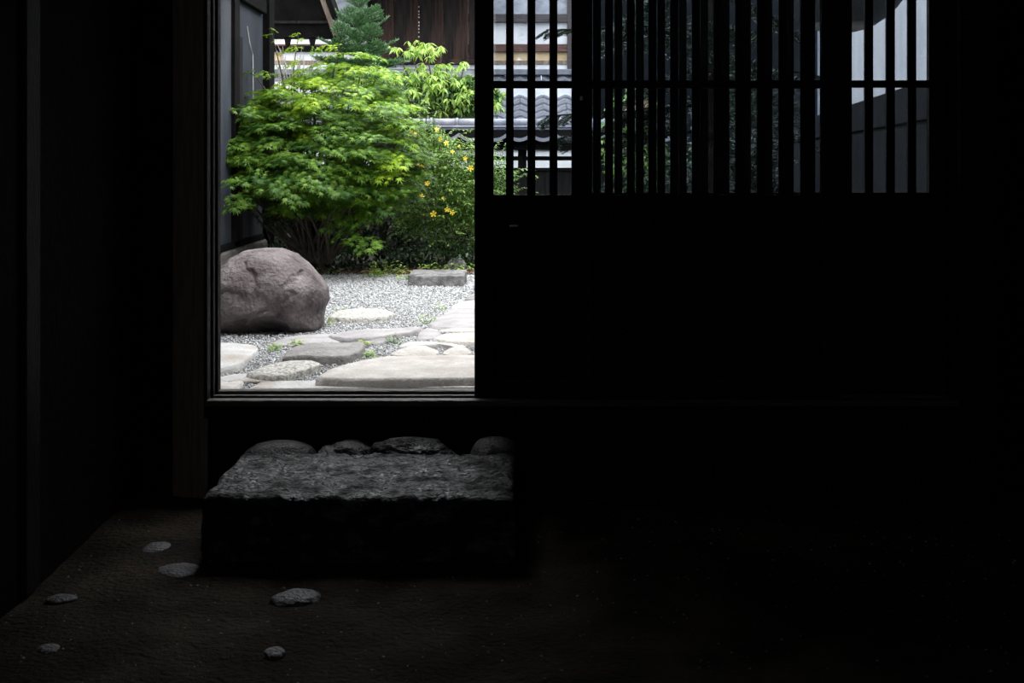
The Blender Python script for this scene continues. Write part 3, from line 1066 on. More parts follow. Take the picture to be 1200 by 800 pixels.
k = 0
px = 484.0
while px < 760:
    o = MB()
    L = 30.2 / F * DF
    o.tube([(0, 0, 0), (L * .97, 0, 0)], [.040, .040], 14)
    o.tube([(L * .90, 0, 0), (L * .905, 0, 0), (L * .985, 0, 0), (L * .99, 0, 0)], [.040, .049, .049, .040], 14)
    if k == 0:
        ridge_me = mesh(o.v, o.f, True)
        ridge_me.materials.append(M['tile_ridge'])
    ob = link('ridge_tile', ridge_me, None, fn)
    ob.location = Vector((X(px - 7, DF) if k else X(477, DF), DF, Z(143.3, DF))) - Vector(fn.location)
    px += 30.2
    k += 1
fb('ridge_course', M['tile_ridge'], 478, 765, 147.2, 149.4, DF - .075, DF + .075, .004)
fb('ridge_course', M['tile'], 480, 765, 149.6, 152.2, DF - .06, DF + .06, .004)


def wave_tile(w, L, h, slope, thick=.016, nseg=12, drop=.02, soft=False):
    """pantile: cusped crest at both sides, trough between; runs back along +y and up"""
    V, Fc = [], []
    for (y, z) in ((0, 0), (L, L * math.tan(slope))):
        for s in (0, 1):
            for i in range(nseg + 1):
                u = i / nseg
                zz = h * (1 - math.sin(PI * u) ** .75)
                if soft:
                    zz = h * (.5 + .5 * math.cos(2 * PI * u)) ** 1.3
                elif u < .08 or u > .92:
                    zz -= h * .12 * (1 - min(u, 1 - u) / .08) ** 2
                V.append((w * (u - .5), y, z + zz + (thick if s else 0)))
    n1 = nseg + 1
    for i in range(nseg):
        Fc.append((n1 + i, n1 + i + 1, 3 * n1 + i + 1, 3 * n1 + i))     # top
        Fc.append((i, 2 * n1 + i, 2 * n1 + i + 1, i + 1))               # bottom
        Fc.append((i, i + 1, n1 + i + 1, n1 + i))                       # front
    me = mesh(V, Fc, False)
    return me


wt = wave_tile(.245, .40, .060, math.radians(0.3), .036)
wt.materials.append(M['tile_ridge'])
px0c = 539.5
for side, sy in ((-1, 1), (1, -1)):
    for i in range(-2, 9):
        ob = link('eave_tile', wt, None, fn)
        xx = X(px0c, DF) + .245 * (i + .5)
        ob.location = Vector((xx, DF - .40 * sy, Z(166, DF - .4) - .0)) - Vector(fn.location)
        if sy < 0:
            ob.rotation_euler.z = PI
            ob.location = Vector((xx, DF + .30, Z(166, DF - .4))) - Vector(fn.location)
fb('ridge_core_shade', M['eave_black'], 486, 765, 152, 166, DF - .05, DF + .05)  # black box paints the shadow between ridge courses and eave tiles
fb('eave_board', M['eave_black'], 486, 765, 165.5, 175.5, DF - .30, DF + .30, .0)
fb('fence_rail', M['board_fence'], 300, 765, 183, 188, DF - .03, DF + .03, .003)
fb('fence_rail', M['board_fence'], 300, 765, 196.5, 200, DF - .035, DF + .035, .003)
fb('fence_rail', M['board_fence'], 300, 490, 168, 176, DF - .035, DF + .035, .003)
for a in (330, 470, 612, 752):
    box_part('fence_post', M['board_fence'], fn, X(a - 5, DF), X(a + 5, DF), DF - .05, DF + .05, GZ - .02, Z(165, DF), .004)
a = 300.0
while a < 765:
    box_part('fence_board', M['board_fence'], fn, X(a - .5, DF), X(a + 20.5, DF), DF - .012 + (.010 if int(a / 20) % 2 else 0), DF + .012 + (.010 if int(a / 20) % 2 else 0), GZ, Z(199, DF), .003)
    a += 20

# ------------------------------------------------------------------ storehouse behind the fence
DW = 15.5
sw = empty('storehouse', (X(560, DW), DW, GZ), 'white plastered storehouse with timber bands above a grey tiled lower roof', 'building')


def wb(name, m, px0, px1, py0, py1, y0, y1, bev=.0):
    D = y0
    return box_part(name, m, sw, X(px0, DW), X(px1, DW), y0, y1, Z(py1, DW), Z(py0, DW), bev)


L0, L1 = 285, 672
wb('plaster_band', M['plaster_bluegrey'], L0, L1, -160, 17, DW, DW + .12)
wb('dark_beam', M['beam_dark'], L0, L1, 17, 26.5, DW - .06, DW + .1, .004)
wb('plaster_band', M['plaster_white'], L0, L1, 26.5, 52, DW, DW + .12)
wb('red_beam', M['beam_red'], L0, L1, 52, 61, DW - .05, DW + .1, .004)
wb('ochre_band', M['plaster_ochre'], 420, L1, 61, 71, DW, DW + .12)
wb('ochre_band', M['plaster_ochre'], L0, 331, 61, 71, DW, DW + .12)
wb('plaster_band', M['plaster_white'], 331, 420, 61, 71, DW, DW + .12)
wb('brown_beam', M['rafter'], L0, L1, 71, 76, DW - .03, DW + .1, .003)
wb('plaster_band', M['plaster_white'], L0, L1, 76, 82, DW - .02, DW + .12)
wb('flashing', M['tile'], L0, L1, 81.8, 88.3, DW - .12, DW + .02, .006)
wb('corner_post', M['beam_dark'], 664.5, 670, -160, 82, DW - .07, DW + .1, .004)
wb('lower_wall', M['plaster_white'], L0, L1, 100, 300, DW - .7, DW - .6)
MB(sw.location).prism([(X(604.5, DW - .01), Z(71, DW)), (X(612, DW), Z(71, DW)), (X(608, DW), Z(67.2, DW))], DW - .01, DW + .005).build('paper_wedge', M['paper'], sw)
# tile roof, each tile a part
sl = math.atan2(.082, .181)
rt = wave_tile(.28, .225, .042, sl - math.radians(5), .018, 14, soft=True)
rt.materials.append(M['tile'])
for r_ in range(9):
    y = DW - 1.5 + r_ * .181
    z = Z(146, 14.0) - .02 + r_ * .082
    for c_ in range(-13, 4):
        ob = link('roof_tile', rt, None, sw)
        ob.location = Vector((X(596, 14.2) + c_ * .28 + R.uniform(-.006, .006), y + R.uniform(-.006, .006), z + R.uniform(-.004, .004))) - Vector(sw.location)
MB(sw.location).add([(X(300, 14), DW - 1.5, Z(147, 14) - .06), (X(672, 14.6), DW - 1.5, Z(147, 14) - .06), (X(672, 14.6), DW, Z(147, 14) + .58), (X(300, 14), DW, Z(147, 14) + .58)],
                    [(0, 1, 2, 3)]).build('roof_deck', M['eave_black'], sw)

lw = empty('low_white_wall', (X(520, 13.95), 13.95, GZ), 'low bright white plastered wall showing through the slots of the dark fence', 'wall')
box_part('plaster_face', M['plaster_bright'], lw, X(285, 13.95), X(690, 13.95), 13.90, 13.98, GZ, 1.33)
box_part('coping', M['plaster_white'], lw, X(285, 13.95), X(690, 13.95), 13.87, 14.01, 1.33, 1.37, .004)

# brown board gable in front of the storehouse
DB = 15.2
bg = empty('board_gable', (X(495, DB), DB, GZ), 'tall dark brown vertical-board building wall beyond the garden, above the shrubs', 'building')


def gb(name, m, px0, px1, py0, py1, y0, y1, bev=.0):
    return box_part(name, m, bg, X(px0, DB), X(px1, DB), y0, y1, Z(py1, DB), Z(py0, DB), bev)


edges = [433, 462, 491, 520, 549, 570]
for i in range(5):
    gb('wall_board', M['board_brown'], edges[i] + .3, edges[i + 1] - .3, -170, 71, DB - R.uniform(0, .012), DB + .05, .004)
gb('sill_beam', M['board_brown'], 430, 570, 70, 75.5, DB - .06, DB + .06, .004)
gb('weathered_board', M['plaster_bluegrey'], 388, 433, -170, 16.5, DB + .02, DB + .06)
gb('pale_moulding', M['tile_ridge'], 388, 433, 16.5, 18.5, DB - .02, DB + .06)
gb('dark_panel', M['eave_black'], 388, 433, 18.5, 40, DB + .0, DB + .06)
gb('end_post', M['eave_black'], 430, 434, -170, 75, DB - .05, DB + .05, .003)
m_ = MB(bg.location)
for i in range(9):
    yy = 8 + i * 4.2 + R.uniform(-1, 1)
    hgt = R.uniform(1.2, 2.8)
    m_.box(X(490.7, DB) - .005, X(491.3, DB) + .005, DB - .02, DB - .006, Z(yy + hgt, DB), Z(yy, DB))
m_.build('joint_strip', M['twig_pale'], bg)
MB(bg.location).box(X(430, DB), X(560, DB), DB - .25, DB - .14, Z(83.4, DB), Z(81, DB), .006).build('ridge_tile', M['tile_ridge'], bg)
box_part('foot_wall', M['plaster_bluegrey'], bg, X(400, DB), X(556, DB), DB - .02, DB + .04, GZ, Z(76, DB))

MB(bg.location).box(X(385, DB), X(572, DB), DB - 1.1, DB + .3, Z(-22, DB), Z(-22, DB) + .1).build('eave', M['eave_black'], bg)  # unseen eave, added low over the boards to keep them in shade

# grey neighbour wall right of the storehouse
DN = 15.9
nbd = empty('neighbouring_wall', (1.9, DN, GZ), 'dim grey plastered wall beyond the garden, seen between the lattice bars', 'building')
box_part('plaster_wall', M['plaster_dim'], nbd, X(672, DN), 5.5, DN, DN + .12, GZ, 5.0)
box_part('wall_base', M['board_fence'], nbd, X(672, DN), 5.5, DN - .05, DN, GZ, 1.1)

# ------------------------------------------------------------------ right: low dark wall, white building, round lantern
dirv = Vector((190 / 1400, 1, 0)).normalized()
ang = -math.atan2(190, 1400)
W0 = Vector((1.99, 7.0, GZ))


def along(name, loc, label, cat):
    o = empty(name, loc, label, cat)
    o.rotation_euler.z = ang
    return o


gw = along('garden_wall', W0, 'low dim grey plastered garden wall with a grooved coping, running away beside the lattice doors', 'wall')
zt_ = Z(122, 7.0) - GZ
zl_ = Z(156, 7.0) - GZ
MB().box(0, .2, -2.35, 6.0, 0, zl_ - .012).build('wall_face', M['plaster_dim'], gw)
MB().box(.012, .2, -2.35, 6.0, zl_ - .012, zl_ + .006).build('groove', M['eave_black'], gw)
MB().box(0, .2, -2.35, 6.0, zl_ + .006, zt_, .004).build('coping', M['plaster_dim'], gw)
wbld = along('white_building', W0 + Vector((.75, 0, 0)), 'tall pale plastered building wall rising behind the low dim garden wall', 'building')
MB().box(0, .15, -2.2, 8.0, 0, 3.6).build('plaster_wall', M['plaster_pale'], wbld)
MB().box(-.3, .35, -2.2, 8.0, 3.6, 3.75).build('eave', M['eave_black'], wbld)

DL = 6.3
lr = 84 / F * DL
lc = P(985, -45, DL)
ln = empty('round_lantern', lc, 'large dim round lantern with a paler lower rim hanging outside the lattice', 'lantern')


def lathe(profile, n=40):
    V, Fc = [], []
    for (r, z) in profile:
        for k in range(n):
            V.append((r * math.cos(2 * PI * k / n), r * math.sin(2 * PI * k / n), z))
    for i in range(len(profile) - 1):
        for k in range(n):
            Fc.append((i * n + k, i * n + (k + 1) % n, (i + 1) * n + (k + 1) % n, (i + 1) * n + k))
    return mesh(V, Fc, True)


pf = [(lr * math.sin(t), -lr * math.cos(t)) for t in np.linspace(.45, 2.8, 40)]
pf = [(r * (1 + .006 * (i % 2)), z) for i, (r, z) in enumerate(pf)]
link('lantern_shade', lathe(pf), M['lantern'], ln)
pf = [(lr * s * math.sin(t), -lr * s * math.cos(t)) for t, s in ((.02, .99), (.2, 1.0), (.35, 1.005), (.50, 1.008), (.50, .985), (.3, .98))]
o = link('lower_rim', lathe(pf), M['lantern_rim'], ln)
o['label'] = 'paler tan lower rim'
c_ = MB()
c_.tube([(0, 0, lr * .9), (0, 0, 1.0)], .012, 8)
c_.tube([(0, 0, 1.0), (1.05, 0, 1.0)], .02, 8)
c_.build('hanging_bracket', M['eave_black'], ln)


# ------------------------------------------------------------------ PLANTS
def leaf_batch(tmpl, pos, yaw, pitch, roll, size, tint):
    tv, tf = tmpl
    return scatter_mesh(tv, tf, pos, rot_mats(np.asarray(yaw), np.asarray(pitch), np.asarray(roll)), size, tint)


MAPLE = maple_leaf()


def spray_mesh(rs, n=34, rad=.21, size=.088, lo=0.0, hi=1.0):
    """flat fan of maple leaves spreading to +y from the origin, drooping at the rim"""
    a = rs.uniform(-1.25, 1.25, n)
    r = rad * np.sqrt(rs.uniform(.03, 1, n))
    x, y = np.sin(a) * r * .8, np.cos(a) * r * 1.15
    z = -.30 * r * r / rad + rs.uniform(-.012, .012, n)
    pos = np.stack([x, y, z], 1)
    yaw = -a + rs.uniform(-.7, .7, n)
    pitch = -rs.uniform(.0, .62, n)
    roll = rs.uniform(-.35, .35, n)
    return leaf_batch(MAPLE, pos, yaw, pitch, roll, size * rs.uniform(.65, 1.15, n), rs.uniform(lo, hi, n))


young = [spray_mesh(np.random.RandomState(50 + i), 34) for i in range(5)]
mature = [spray_mesh(np.random.RandomState(80 + i), 40) for i in range(6)]
for me_ in young:
    me_.materials.append(M['maple_young'])
for me_ in mature:
    me_.materials.append(M['maple_mature'])

mp = Vector((X(372, 10.15), 10.15, GZ))
mt = empty('maple_shrub', mp, 'broad bright green maple with layered star-shaped leaves behind the boulder', 'tree')


SPR = []


def put_spray(parent, me_, p, out_dir, tilt, scale, name='leaf_spray'):
    yaw = math.atan2(-out_dir.x, out_dir.y)
    SPR.append((p.y - .3 * p.z, me_, p - Vector(parent.location), Euler((tilt, R.uniform(-.25, .25), yaw), 'XYZ'), scale))


def flush_sprays(parent, most=300):
    SPR.sort(key=lambda q: q[0])
    for (_, me_, loc, rot, s) in SPR[:most]:
        o = link('leaf_spray', me_, None, parent)
        o.location, o.rotation_euler, o.scale = loc, rot, (s,) * 3
    by = {}
    for (_, me_, loc, rot, s) in SPR[most:]:
        mm = me_.materials[0]
        co = np.empty(len(me_.vertices) * 3); me_.vertices.foreach_get('co', co)
        tt = np.empty(len(me_.vertices)); me_.attributes['tint'].data.foreach_get('value', tt)
        Rm = np.array(rot.to_matrix())
        V = (co.reshape(-1, 3) * s) @ Rm.T + np.array(loc)
        by.setdefault(mm.name, []).append((V, tt))
    k = len(MAPLE[0])
    tf = np.array(MAPLE[1])
    for nm, lst in by.items():
        V = np.concatenate([a for a, b in lst]); T = np.concatenate([b for a, b in lst])
        nl = len(V) // k
        Fc = (tf[None] + (np.arange(nl) * k)[:, None, None]).reshape(-1, 3)
        me = bpy.data.meshes.new('m')
        me.vertices.add(len(V)); me.vertices.foreach_set('co', V.ravel())
        me.loops.add(Fc.size); me.loops.foreach_set('vertex_index', Fc.ravel().astype(np.int32))
        me.polygons.add(len(Fc)); me.polygons.foreach_set('loop_start', (np.arange(len(Fc)) * 3).astype(np.int32)); me.polygons.foreach_set('loop_total', np.full(len(Fc), 3, np.int32))
        me.update(calc_edges=True)
        at = me.attributes.new('tint', 'FLOAT', 'POINT'); at.data.foreach_set('value', T.astype(np.float32))
        o = link('inner_foliage', me, M[nm], parent)
        o['kind'] = 'stuff'


# blobs in photo pixels: (cx, cy, rx, ry, depth centre, depth radius, number, share of young sprays)
blobs = [
    (372, 180, 108, 68, 10.0, .75, 230, .08),
    (372, 184, 90, 58, 10.1, .4, 110, .0),
    (385, 124, 74, 46, 10.1, .6, 120, .6),
    (345, 122, 40, 30, 10.1, .5, 40, .3),
    (296, 165, 52, 58, 9.9, .5, 75, .04),
    (412, 96, 44, 30, 10.3, .4, 50, .9),
    (450, 174, 36, 62, 9.9, .45, 72, .6),
    (296, 130, 34, 14, 9.9, .3, 14, .1),
    (270, 172, 26, 46, 9.8, .3, 34, .04),
]
stems = MB(mp)
nsp = 0
for (cx, cy, rx, ry, dc, dr, cnt, ys) in blobs:
    for i in range(cnt):
        while True:
            q = Vector((R.gauss(0, 1), R.gauss(0, 1), R.gauss(0, 1))).normalized()
            if q.y < .55:
                break
        rr = R.uniform(.62, 1.0) ** .6
        d = dc + q.y * dr * rr
        p = P(cx + q.x * rx * rr, cy - q.z * ry * rr, d)
        if p.z < GZ + .35:
            continue
        tier = .125
        ph = .5 * math.sin(p.x * 2.3) + .3 * math.sin(p.y * 3.1)
        zq = (round(p.z / tier - ph) + ph) * tier
        p.z = zq + (p.z - zq) * .2
        outd = Vector((q.x + R.uniform(-.3, .3), q.y - .35 + R.uniform(-.3, .3), 0))
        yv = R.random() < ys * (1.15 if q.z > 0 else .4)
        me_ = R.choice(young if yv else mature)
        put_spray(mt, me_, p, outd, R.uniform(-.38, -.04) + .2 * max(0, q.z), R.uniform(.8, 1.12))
        nsp += 1
        if i % 5 == 0:
            base = mp + Vector((R.uniform(-.12, .12), R.uniform(-.1, .1), .1))
            mid = base.lerp(p, .5) + Vector((R.uniform(-.1, .1), 0, -.02))
            stems.tube([base, mid, p], [.016, .010, .004], 5)
# loose drooping sprays low down and shoots on top
for (a, b, d, sc_) in ((412, 278, 9.6, .9), (425, 283, 9.55, .9), (395, 262, 9.7, 1), (330, 214, 9.2, 1), (345, 222, 9.2, 1), (275, 215, 9.1, .9),
                       (300, 205, 9.2, .9), (420, 255, 9.6, 1), (450, 240, 9.6, 1), (372, 208, 9.2, 1), (390, 212, 9.3, 1), (268, 232, 9.3, .9), (284, 236, 9.4, .8)):
    put_spray(mt, R.choice(mature), P(a, b - 8, d), Vector((R.uniform(-.5, .5), -1, 0)), R.uniform(-.5, -.2), sc_)
for (a, b, s_) in ((318, 33, .3), (321, 40, .38), (326, 46, .3), (350, 38, .38), (352, 45, .42), (347, 52, .5), (342, 60, .6), (346, 70, .6), (352, 80, .7), (368, 54, .4),
                   (364, 60, .5), (385, 52, .5), (400, 50, .6), (395, 62, .7), (284, 74, .5), (300, 82, .6), (276, 108, .5), (268, 116, .4), (312, 82, .6), (262, 106, .4)):
    yv = a > 300
    put_spray(mt, R.choice(young if yv else mature), P(a, b, 10.0), Vector((R.uniform(-1, 1), -.6, 0)), R.uniform(-.3, .1), s_)
for (pts) in (((345, 110), (344, 80), (350, 40)), ((335, 110), (326, 70), (318, 36)), ((385, 110), (392, 80), (398, 52)), ((330, 130), (300, 90), (272, 70)), ((320, 150), (290, 120), (262, 108))):
    stems.tube([P(a, b, 10.03) for a, b in pts], [.008, .005, .002], 5)
for i in range(5):
    q = Vector((R.uniform(-.35, .35), R.uniform(-.2, .2), 0))
    stems.tube([mp + q * .25 + Vector((0, 0, -.03)), mp + q * .7 + Vector((0, 0, .45)), mp + q * 1.2 + Vector((0, 0, 1.0))], [.028, .02, .01], 8)
stems.build('stem', M['bark'], mt, Vector((0, 0, 0)))

flush_sprays(mt)

# ---- dense shade foliage in the middle of the maple and under it: evergreen leaves against the fence
LANCE = lance_leaf(.34)
LANCE_W = lance_leaf(.5)


def cloud(n, blobs_, size, tmpl, seed, tilt=(-1.1, .3), shell=.3, tintp=(0, 1), zmin=GZ + .01):
    rs = np.random.RandomState(seed)
    pos = []
    wts = np.array([b[6] if len(b) > 6 else b[2] * b[3] for b in blobs_], float)
    wts /= wts.sum()
    which = rs.choice(len(blobs_), n, p=wts)
    for k in which:
        cx, cy, rx, ry, dc, dr = blobs_[k][:6]
        while True:
            q = rs.normal(size=3)
            q /= np.linalg.norm(q)
            if q[1] < .6:
                break
        rr = rs.uniform(shell, 1) ** .6
        p = P(cx + q[0] * rx * rr, cy - q[2] * ry * rr, dc + q[1] * dr * rr)
        if p.z < zmin:
            p.z = zmin + rs.uniform(0, .04)
        pos.append(tuple(p))
    pos = np.array(pos)
    return leaf_batch(tmpl, pos, rs.uniform(0, 6.28, n), rs.uniform(tilt[0], tilt[1], n), rs.uniform(-.5, .5, n), size * rs.uniform(.6, 1.2, n), rs.uniform(tintp[0], tintp[1], n))


def plant(name, at, label, cat, group=None):
    return empty(name, at, label, cat, group)


def add_cloud(parent, nm, me_, m, kind='stuff'):
    o = link(nm, me_, m, parent)
    o.location = -Vector(parent.location)
    if kind:
        o['kind'] = kind
    return o


ug = plant('evergreen_undergrowth', Vector((X(400, 11.2), 11.2, GZ)), 'dark evergreen shrub filling the shade beneath the maple, in front of the fence', 'shrub')
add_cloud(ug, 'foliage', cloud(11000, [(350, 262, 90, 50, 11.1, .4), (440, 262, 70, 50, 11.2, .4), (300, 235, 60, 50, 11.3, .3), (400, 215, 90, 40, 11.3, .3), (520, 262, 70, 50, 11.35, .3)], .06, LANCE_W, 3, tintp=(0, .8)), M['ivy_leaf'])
sm = MB(ug.location)
for i in range(12):
    a = R.uniform(300, 480)
    sm.tube([Vector((X(a, 11.2), 11.2, GZ - .02)), Vector((X(a + R.uniform(-8, 8), 11.2), 11.15, GZ + .5)), Vector((X(a + R.uniform(-20, 20), 11.2), 11.1, GZ + .9))], [.012, .009, .004], 5)
sm.build('stem', M['bark'], ug)

# ---- flowering shrub with yellow blooms
kp = Vector((X(515, 10.9), 10.9, GZ))
ks = plant('flowering_shrub', kp, 'fine-leaved green shrub dotted with small yellow flowers behind the stone block', 'shrub')
kb = [(515, 215, 52, 60, 10.75, .45, 10), (500, 175, 32, 32, 10.8, .3, 4), (545, 225, 40, 45, 10.7, .4, 6), (530, 265, 48, 36, 10.7, .35, 3), (575, 215, 32, 40, 10.9, .3, 3), (478, 240, 20, 40, 10.6, .25, 1.5)]
add_cloud(ks, 'foliage', cloud(15000, kb, .042, LANCE, 5, tilt=(-1.0, .5), shell=.15), M['kerria_leaf'])
# arching sprigs at the surface
rs = np.random.RandomState(9)
pos, yaws, pit, tn = [], [], [], []
sm = MB(kp)
for i in range(230):
    b = kb[rs.choice(len(kb), p=np.array([q[6] for q in kb]) / sum(q[6] for q in kb))]
    q = rs.normal(size=3); q /= np.linalg.norm(q)
    q[1] = -abs(q[1]) * .8
    p0 = P(b[0] + q[0] * b[2] * .8, b[1] - q[2] * b[3] * .8, b[4] + q[1] * b[5] * .8)
    dr_ = Vector((q[0] + rs.uniform(-.4, .4), q[1] * .5, q[2] * .6 + .5)).normalized()
    p1 = p0 + dr_ * .12
    p2 = p1 + (dr_ + Vector((0, 0, -.7))).normalized() * .12
    if p2.z < GZ + .12:
        continue
    sm.tube([p0, p1, p2], [.003, .0025, .001], 3)
    for t in np.linspace(.05, 1, 12):
        c = p0.lerp(p1, t * 2) if t < .5 else p1.lerp(p2, t * 2 - 1)
        for s in (-1, 1):
            pos.append(tuple(c)); yaws.append(math.atan2(-dr_.x, dr_.y) + s * 1.0 + rs.uniform(-.3, .3)); pit.append(rs.uniform(-.5, .3)); tn.append(rs.uniform(.45, 1))
n = len(pos)
add_cloud(ks, 'leafy_sprigs', leaf_batch(LANCE, np.array(pos), yaws, pit, rs.uniform(-.4, .4, n), .044 * rs.uniform(.7, 1.2, n), tn), M['kerria_leaf'])
for i in range(9):
    a = R.uniform(488, 560)
    sm.tube([Vector((X(a, 10.9), 10.9, GZ - .02)), Vector((X(a + R.uniform(-8, 8), 10.9), 10.85, GZ + .5)), Vector((X(a + R.uniform(-20, 20), 10.9), 10.8, GZ + .9))], [.010, .007, .003], 5)
sm.build('stem', M['bark'], ks)


def flower_mesh():
    V, Fc = [(0, 0, 0)], []
    for k in range(5):
        a = 2 * PI * k / 5
        i = len(V)
        for (r, da, z) in ((.45, -.42, .12), (.95, -.34, .2), (1.08, 0, .16), (.95, .34, .2), (.45, .42, .12)):
            V.append((math.cos(a + da) * r, math.sin(a + da) * r, z))
        Fc.append((0, i, i + 1, i + 2, i + 3, i + 4))
    return mesh(V, Fc)


fm = flower_mesh()
fm.materials.append(M['petal'])
for (a, b, s_) in ((512, 151.5, 1), (516, 163, 1), (523, 167.5, 1.15), (530, 178, 1), (545, 185.5, .9), (552, 197, 1.3), (494, 196, 1.2), (500, 202.5, 1.2), (484.5, 145, .9), (482, 153, .9),
                   (473, 162.5, .9), (487, 156, .7), (500.7, 215, 1.1), (494, 230, 1.2), (508, 250.6, 1.35), (524, 245.5, 1.1), (530, 249, 1.1), (538, 171, .6), (519, 232, .6), (490, 193, .7)):
    o = link('flower', fm, None, ks)
    dd = 10.28 if b > 190 else 10.42
    o.location = P(a, b, dd) - kp
    o.rotation_euler = (PI / 2 + R.uniform(-.7, .2), R.uniform(-.4, .4), R.uniform(-.6, .6))
    o.scale = (.0205 * s_,) * 3

# a second, hidden sprig of the same shrub under the maple with one bloom
k2 = plant('flowering_shrub', Vector((X(335, 10.9), 10.9, GZ)), 'sparse dark sprig with a single yellow flower in the shade above the boulder', 'shrub')
add_cloud(k2, 'foliage', cloud(420, [(325, 250, 28, 22, 9.75, .1)], .036, LANCE, 15, tintp=(.2, 1)), M['ivy_leaf'])
sm = MB(k2.location)
sm.tube([k2.location + Vector((0, -.3, -.02)), k2.location + Vector((-.05, -.8, .5)), P(334, 250, 9.68)], [.008, .006, .002], 5)
sm.build('stem', M['bark'], k2)
o = link('flower', fm, None, k2)
o.location = P(334.5, 250.4, 9.6) - Vector(k2.location)
o.rotation_euler = (PI / 2 - .2, 0, .2)
o.scale = (.022,) * 3


# ---- fir
def needle_branch(rs, L=.42, nside=7, needles=46, nl=.026, droop=.0, width=.004):
    """a flat fir branch along +y with side twigs; leaf quads as needles"""
    pos, yaw, pit, rol, sz = [], [], [], [], []
    twigs = [((0, 0, 0), 0.0, L)]
    for i in range(nside):
        t = .12 + .8 * i / nside
        for s in (-1, 1):
            twigs.append(((0, t * L, -droop * t * t * L), s * rs.uniform(.75, 1.0), L * (1 - t) * rs.uniform(.55, .75) + .03))
    segs = []
    for (o, a, l) in twigs:
        k = int(needles * l / L) + 8
        e = (o[0] + math.sin(a) * l, o[1] + math.cos(a) * l, o[2] - droop * l)
        segs.append((o, e))
        for j in range(k):
            t = (j + rs.uniform(0, 1)) / k
            for s in (-1, 1):
                pos.append([o[q] + (e[q] - o[q]) * t for q in range(3)])
                yaw.append(-a + s * rs.uniform(.7, 1.1)); pit.append(rs.uniform(-.1, .7)); rol.append(rs.uniform(-.6, .6)); sz.append(nl * rs.uniform(.75, 1.15))
    tv = [(-.09, 0, 0), (.09, 0, 0), (.07, .9, .03), (-.07, .9, .03)]
    n = len(pos)
    me = scatter_mesh(tv, [(0, 1, 2, 3)], np.array(pos), rot_mats(np.array(yaw), np.array(pit), np.array(rol)), np.array(sz), rs.uniform(0, 1, n))
    return me, segs


def branch_set(m, seed, n, **kw):
    out = []
    for i in range(n):
        rs = np.random.RandomState(seed + i)
        me, segs = needle_branch(rs, **kw)
        me.materials.append(m)
        sm_ = MB()
        for (a, b) in segs:
            sm_.tube([a, b], [.0035, .0015], 3)
        st = mesh(sm_.v, sm_.f)
        st.materials.append(M['bark'])
        out.append((me, st))
    return out


firs = branch_set(M['fir_needle'], 300, 3, L=.40, nside=4, needles=40, nl=.046, width=.006)
ft_d = 11.6
fp = Vector((X(421, ft_d), ft_d, GZ))
ft = plant('young_fir', fp, 'young bluish-green fir tree rising behind the maple against the dark boards', 'tree')
MB(fp).tube([fp - Vector((0, 0, .03)), fp + Vector((0, 0, 1.3)), fp + Vector((.01, 0, 2.9))], [.035, .022, .004], 8).build('trunk', M['bark'], ft)


def put_branch(parent, pair, p, yaw, pitch, s_):
    o = link('branch', pair[0], None, parent)
    o.location = p - Vector(parent.location)
    o.rotation_euler = (pitch, 0, yaw)
    o.scale = (s_,) * 3
    c = link('twig', pair[1], None, o)
    return o


for (py_c, rad_px, cnt, pit) in ((-24, 26, 4, 1.0), (-2, 34, 4, .9), (20, 40, 5, .75), (38, 46, 5, .6), (54, 50, 6, .45), (70, 56, 8, .2), (82, 64, 10, .1), (96, 64, 11, 0), (110, 60, 10, -.1)):
    y0_ = R.uniform(0, 6.28)
    L = rad_px / F * ft_d
    for k in range(cnt):
        yw = y0_ + 2 * PI * k / cnt + R.uniform(-.2, .2)
        zz = Z(py_c + 14 * (pit > 0), ft_d) + R.uniform(-.03, .03)
        put_branch(ft, R.choice(firs), Vector((fp.x, fp.y, zz)), yw, pit + R.uniform(-.12, .12), L / .40 * R.uniform(.85, 1.1))

# ---- pale small-leaved shrub between maple and fir
ps = plant('variegated_shrub', Vector((X(448, 10.9), 10.9, GZ)), 'small-leaved pale grey-green shrub showing just above the maple, in front of the fir', 'shrub')
add_cloud(ps, 'foliage', cloud(3600, [(437, 96, 26, 24, 10.9, .2), (420, 112, 26, 20, 10.8, .2), (455, 120, 22, 30, 10.9, .2)], .030, LANCE, 21, tintp=(.3, 1)), M['shrub_leaf'])
sm = MB(ps.location)
for i in range(5):
    a = 448 + R.uniform(-8, 8)
    sm.tube([Vector((X(448, 10.9), 10.9, GZ - .02)), Vector((X(a, 10.9), 10.9, GZ + .8)), Vector((X(a + R.uniform(-15, 5), 10.9), 10.9, Z(105, 10.9)))], [.012, .009, .003], 5)
sm.build('stem', M['bark'], ps)

# ---- dry bare twigs left of the maple crown
bt = plant('bare_twigs', Vector((X(335, 11.4), 11.4, GZ)), 'thin pale bare twigs tangled above the maple, against the white wall', 'shrub')
sm = MB(bt.location)
for i in range(26):
    a = R.uniform(316, 360)
    t_ = R.uniform(-16, 16)
    p0 = P(a, 104, 11.4); p1 = P(a + t_ * .5 + R.uniform(-4, 4), 82, 11.4 + R.uniform(-.1, .1)); p2 = P(a + t_ + R.uniform(-5, 5), R.uniform(52, 68), 11.4 + R.uniform(-.1, .1))
    sm.tube([p0, p1, p2], [.005, .004, .002], 4)
for i in range(4):
    a = 325 + 8 * i
    sm.tube([Vector((X(338, 11.4), 11.4, GZ - .02)), P(338 + i * 2, 160, 11.4), P(a, 102, 11.4)], [.010, .008, .005], 5)
sm.build('stem', M['twig_pale'], bt)
add_cloud(bt, 'foliage', cloud(260, [(335, 84, 24, 12, 11.4, .1)], .03, LANCE, 28), M['shrub_leaf'])

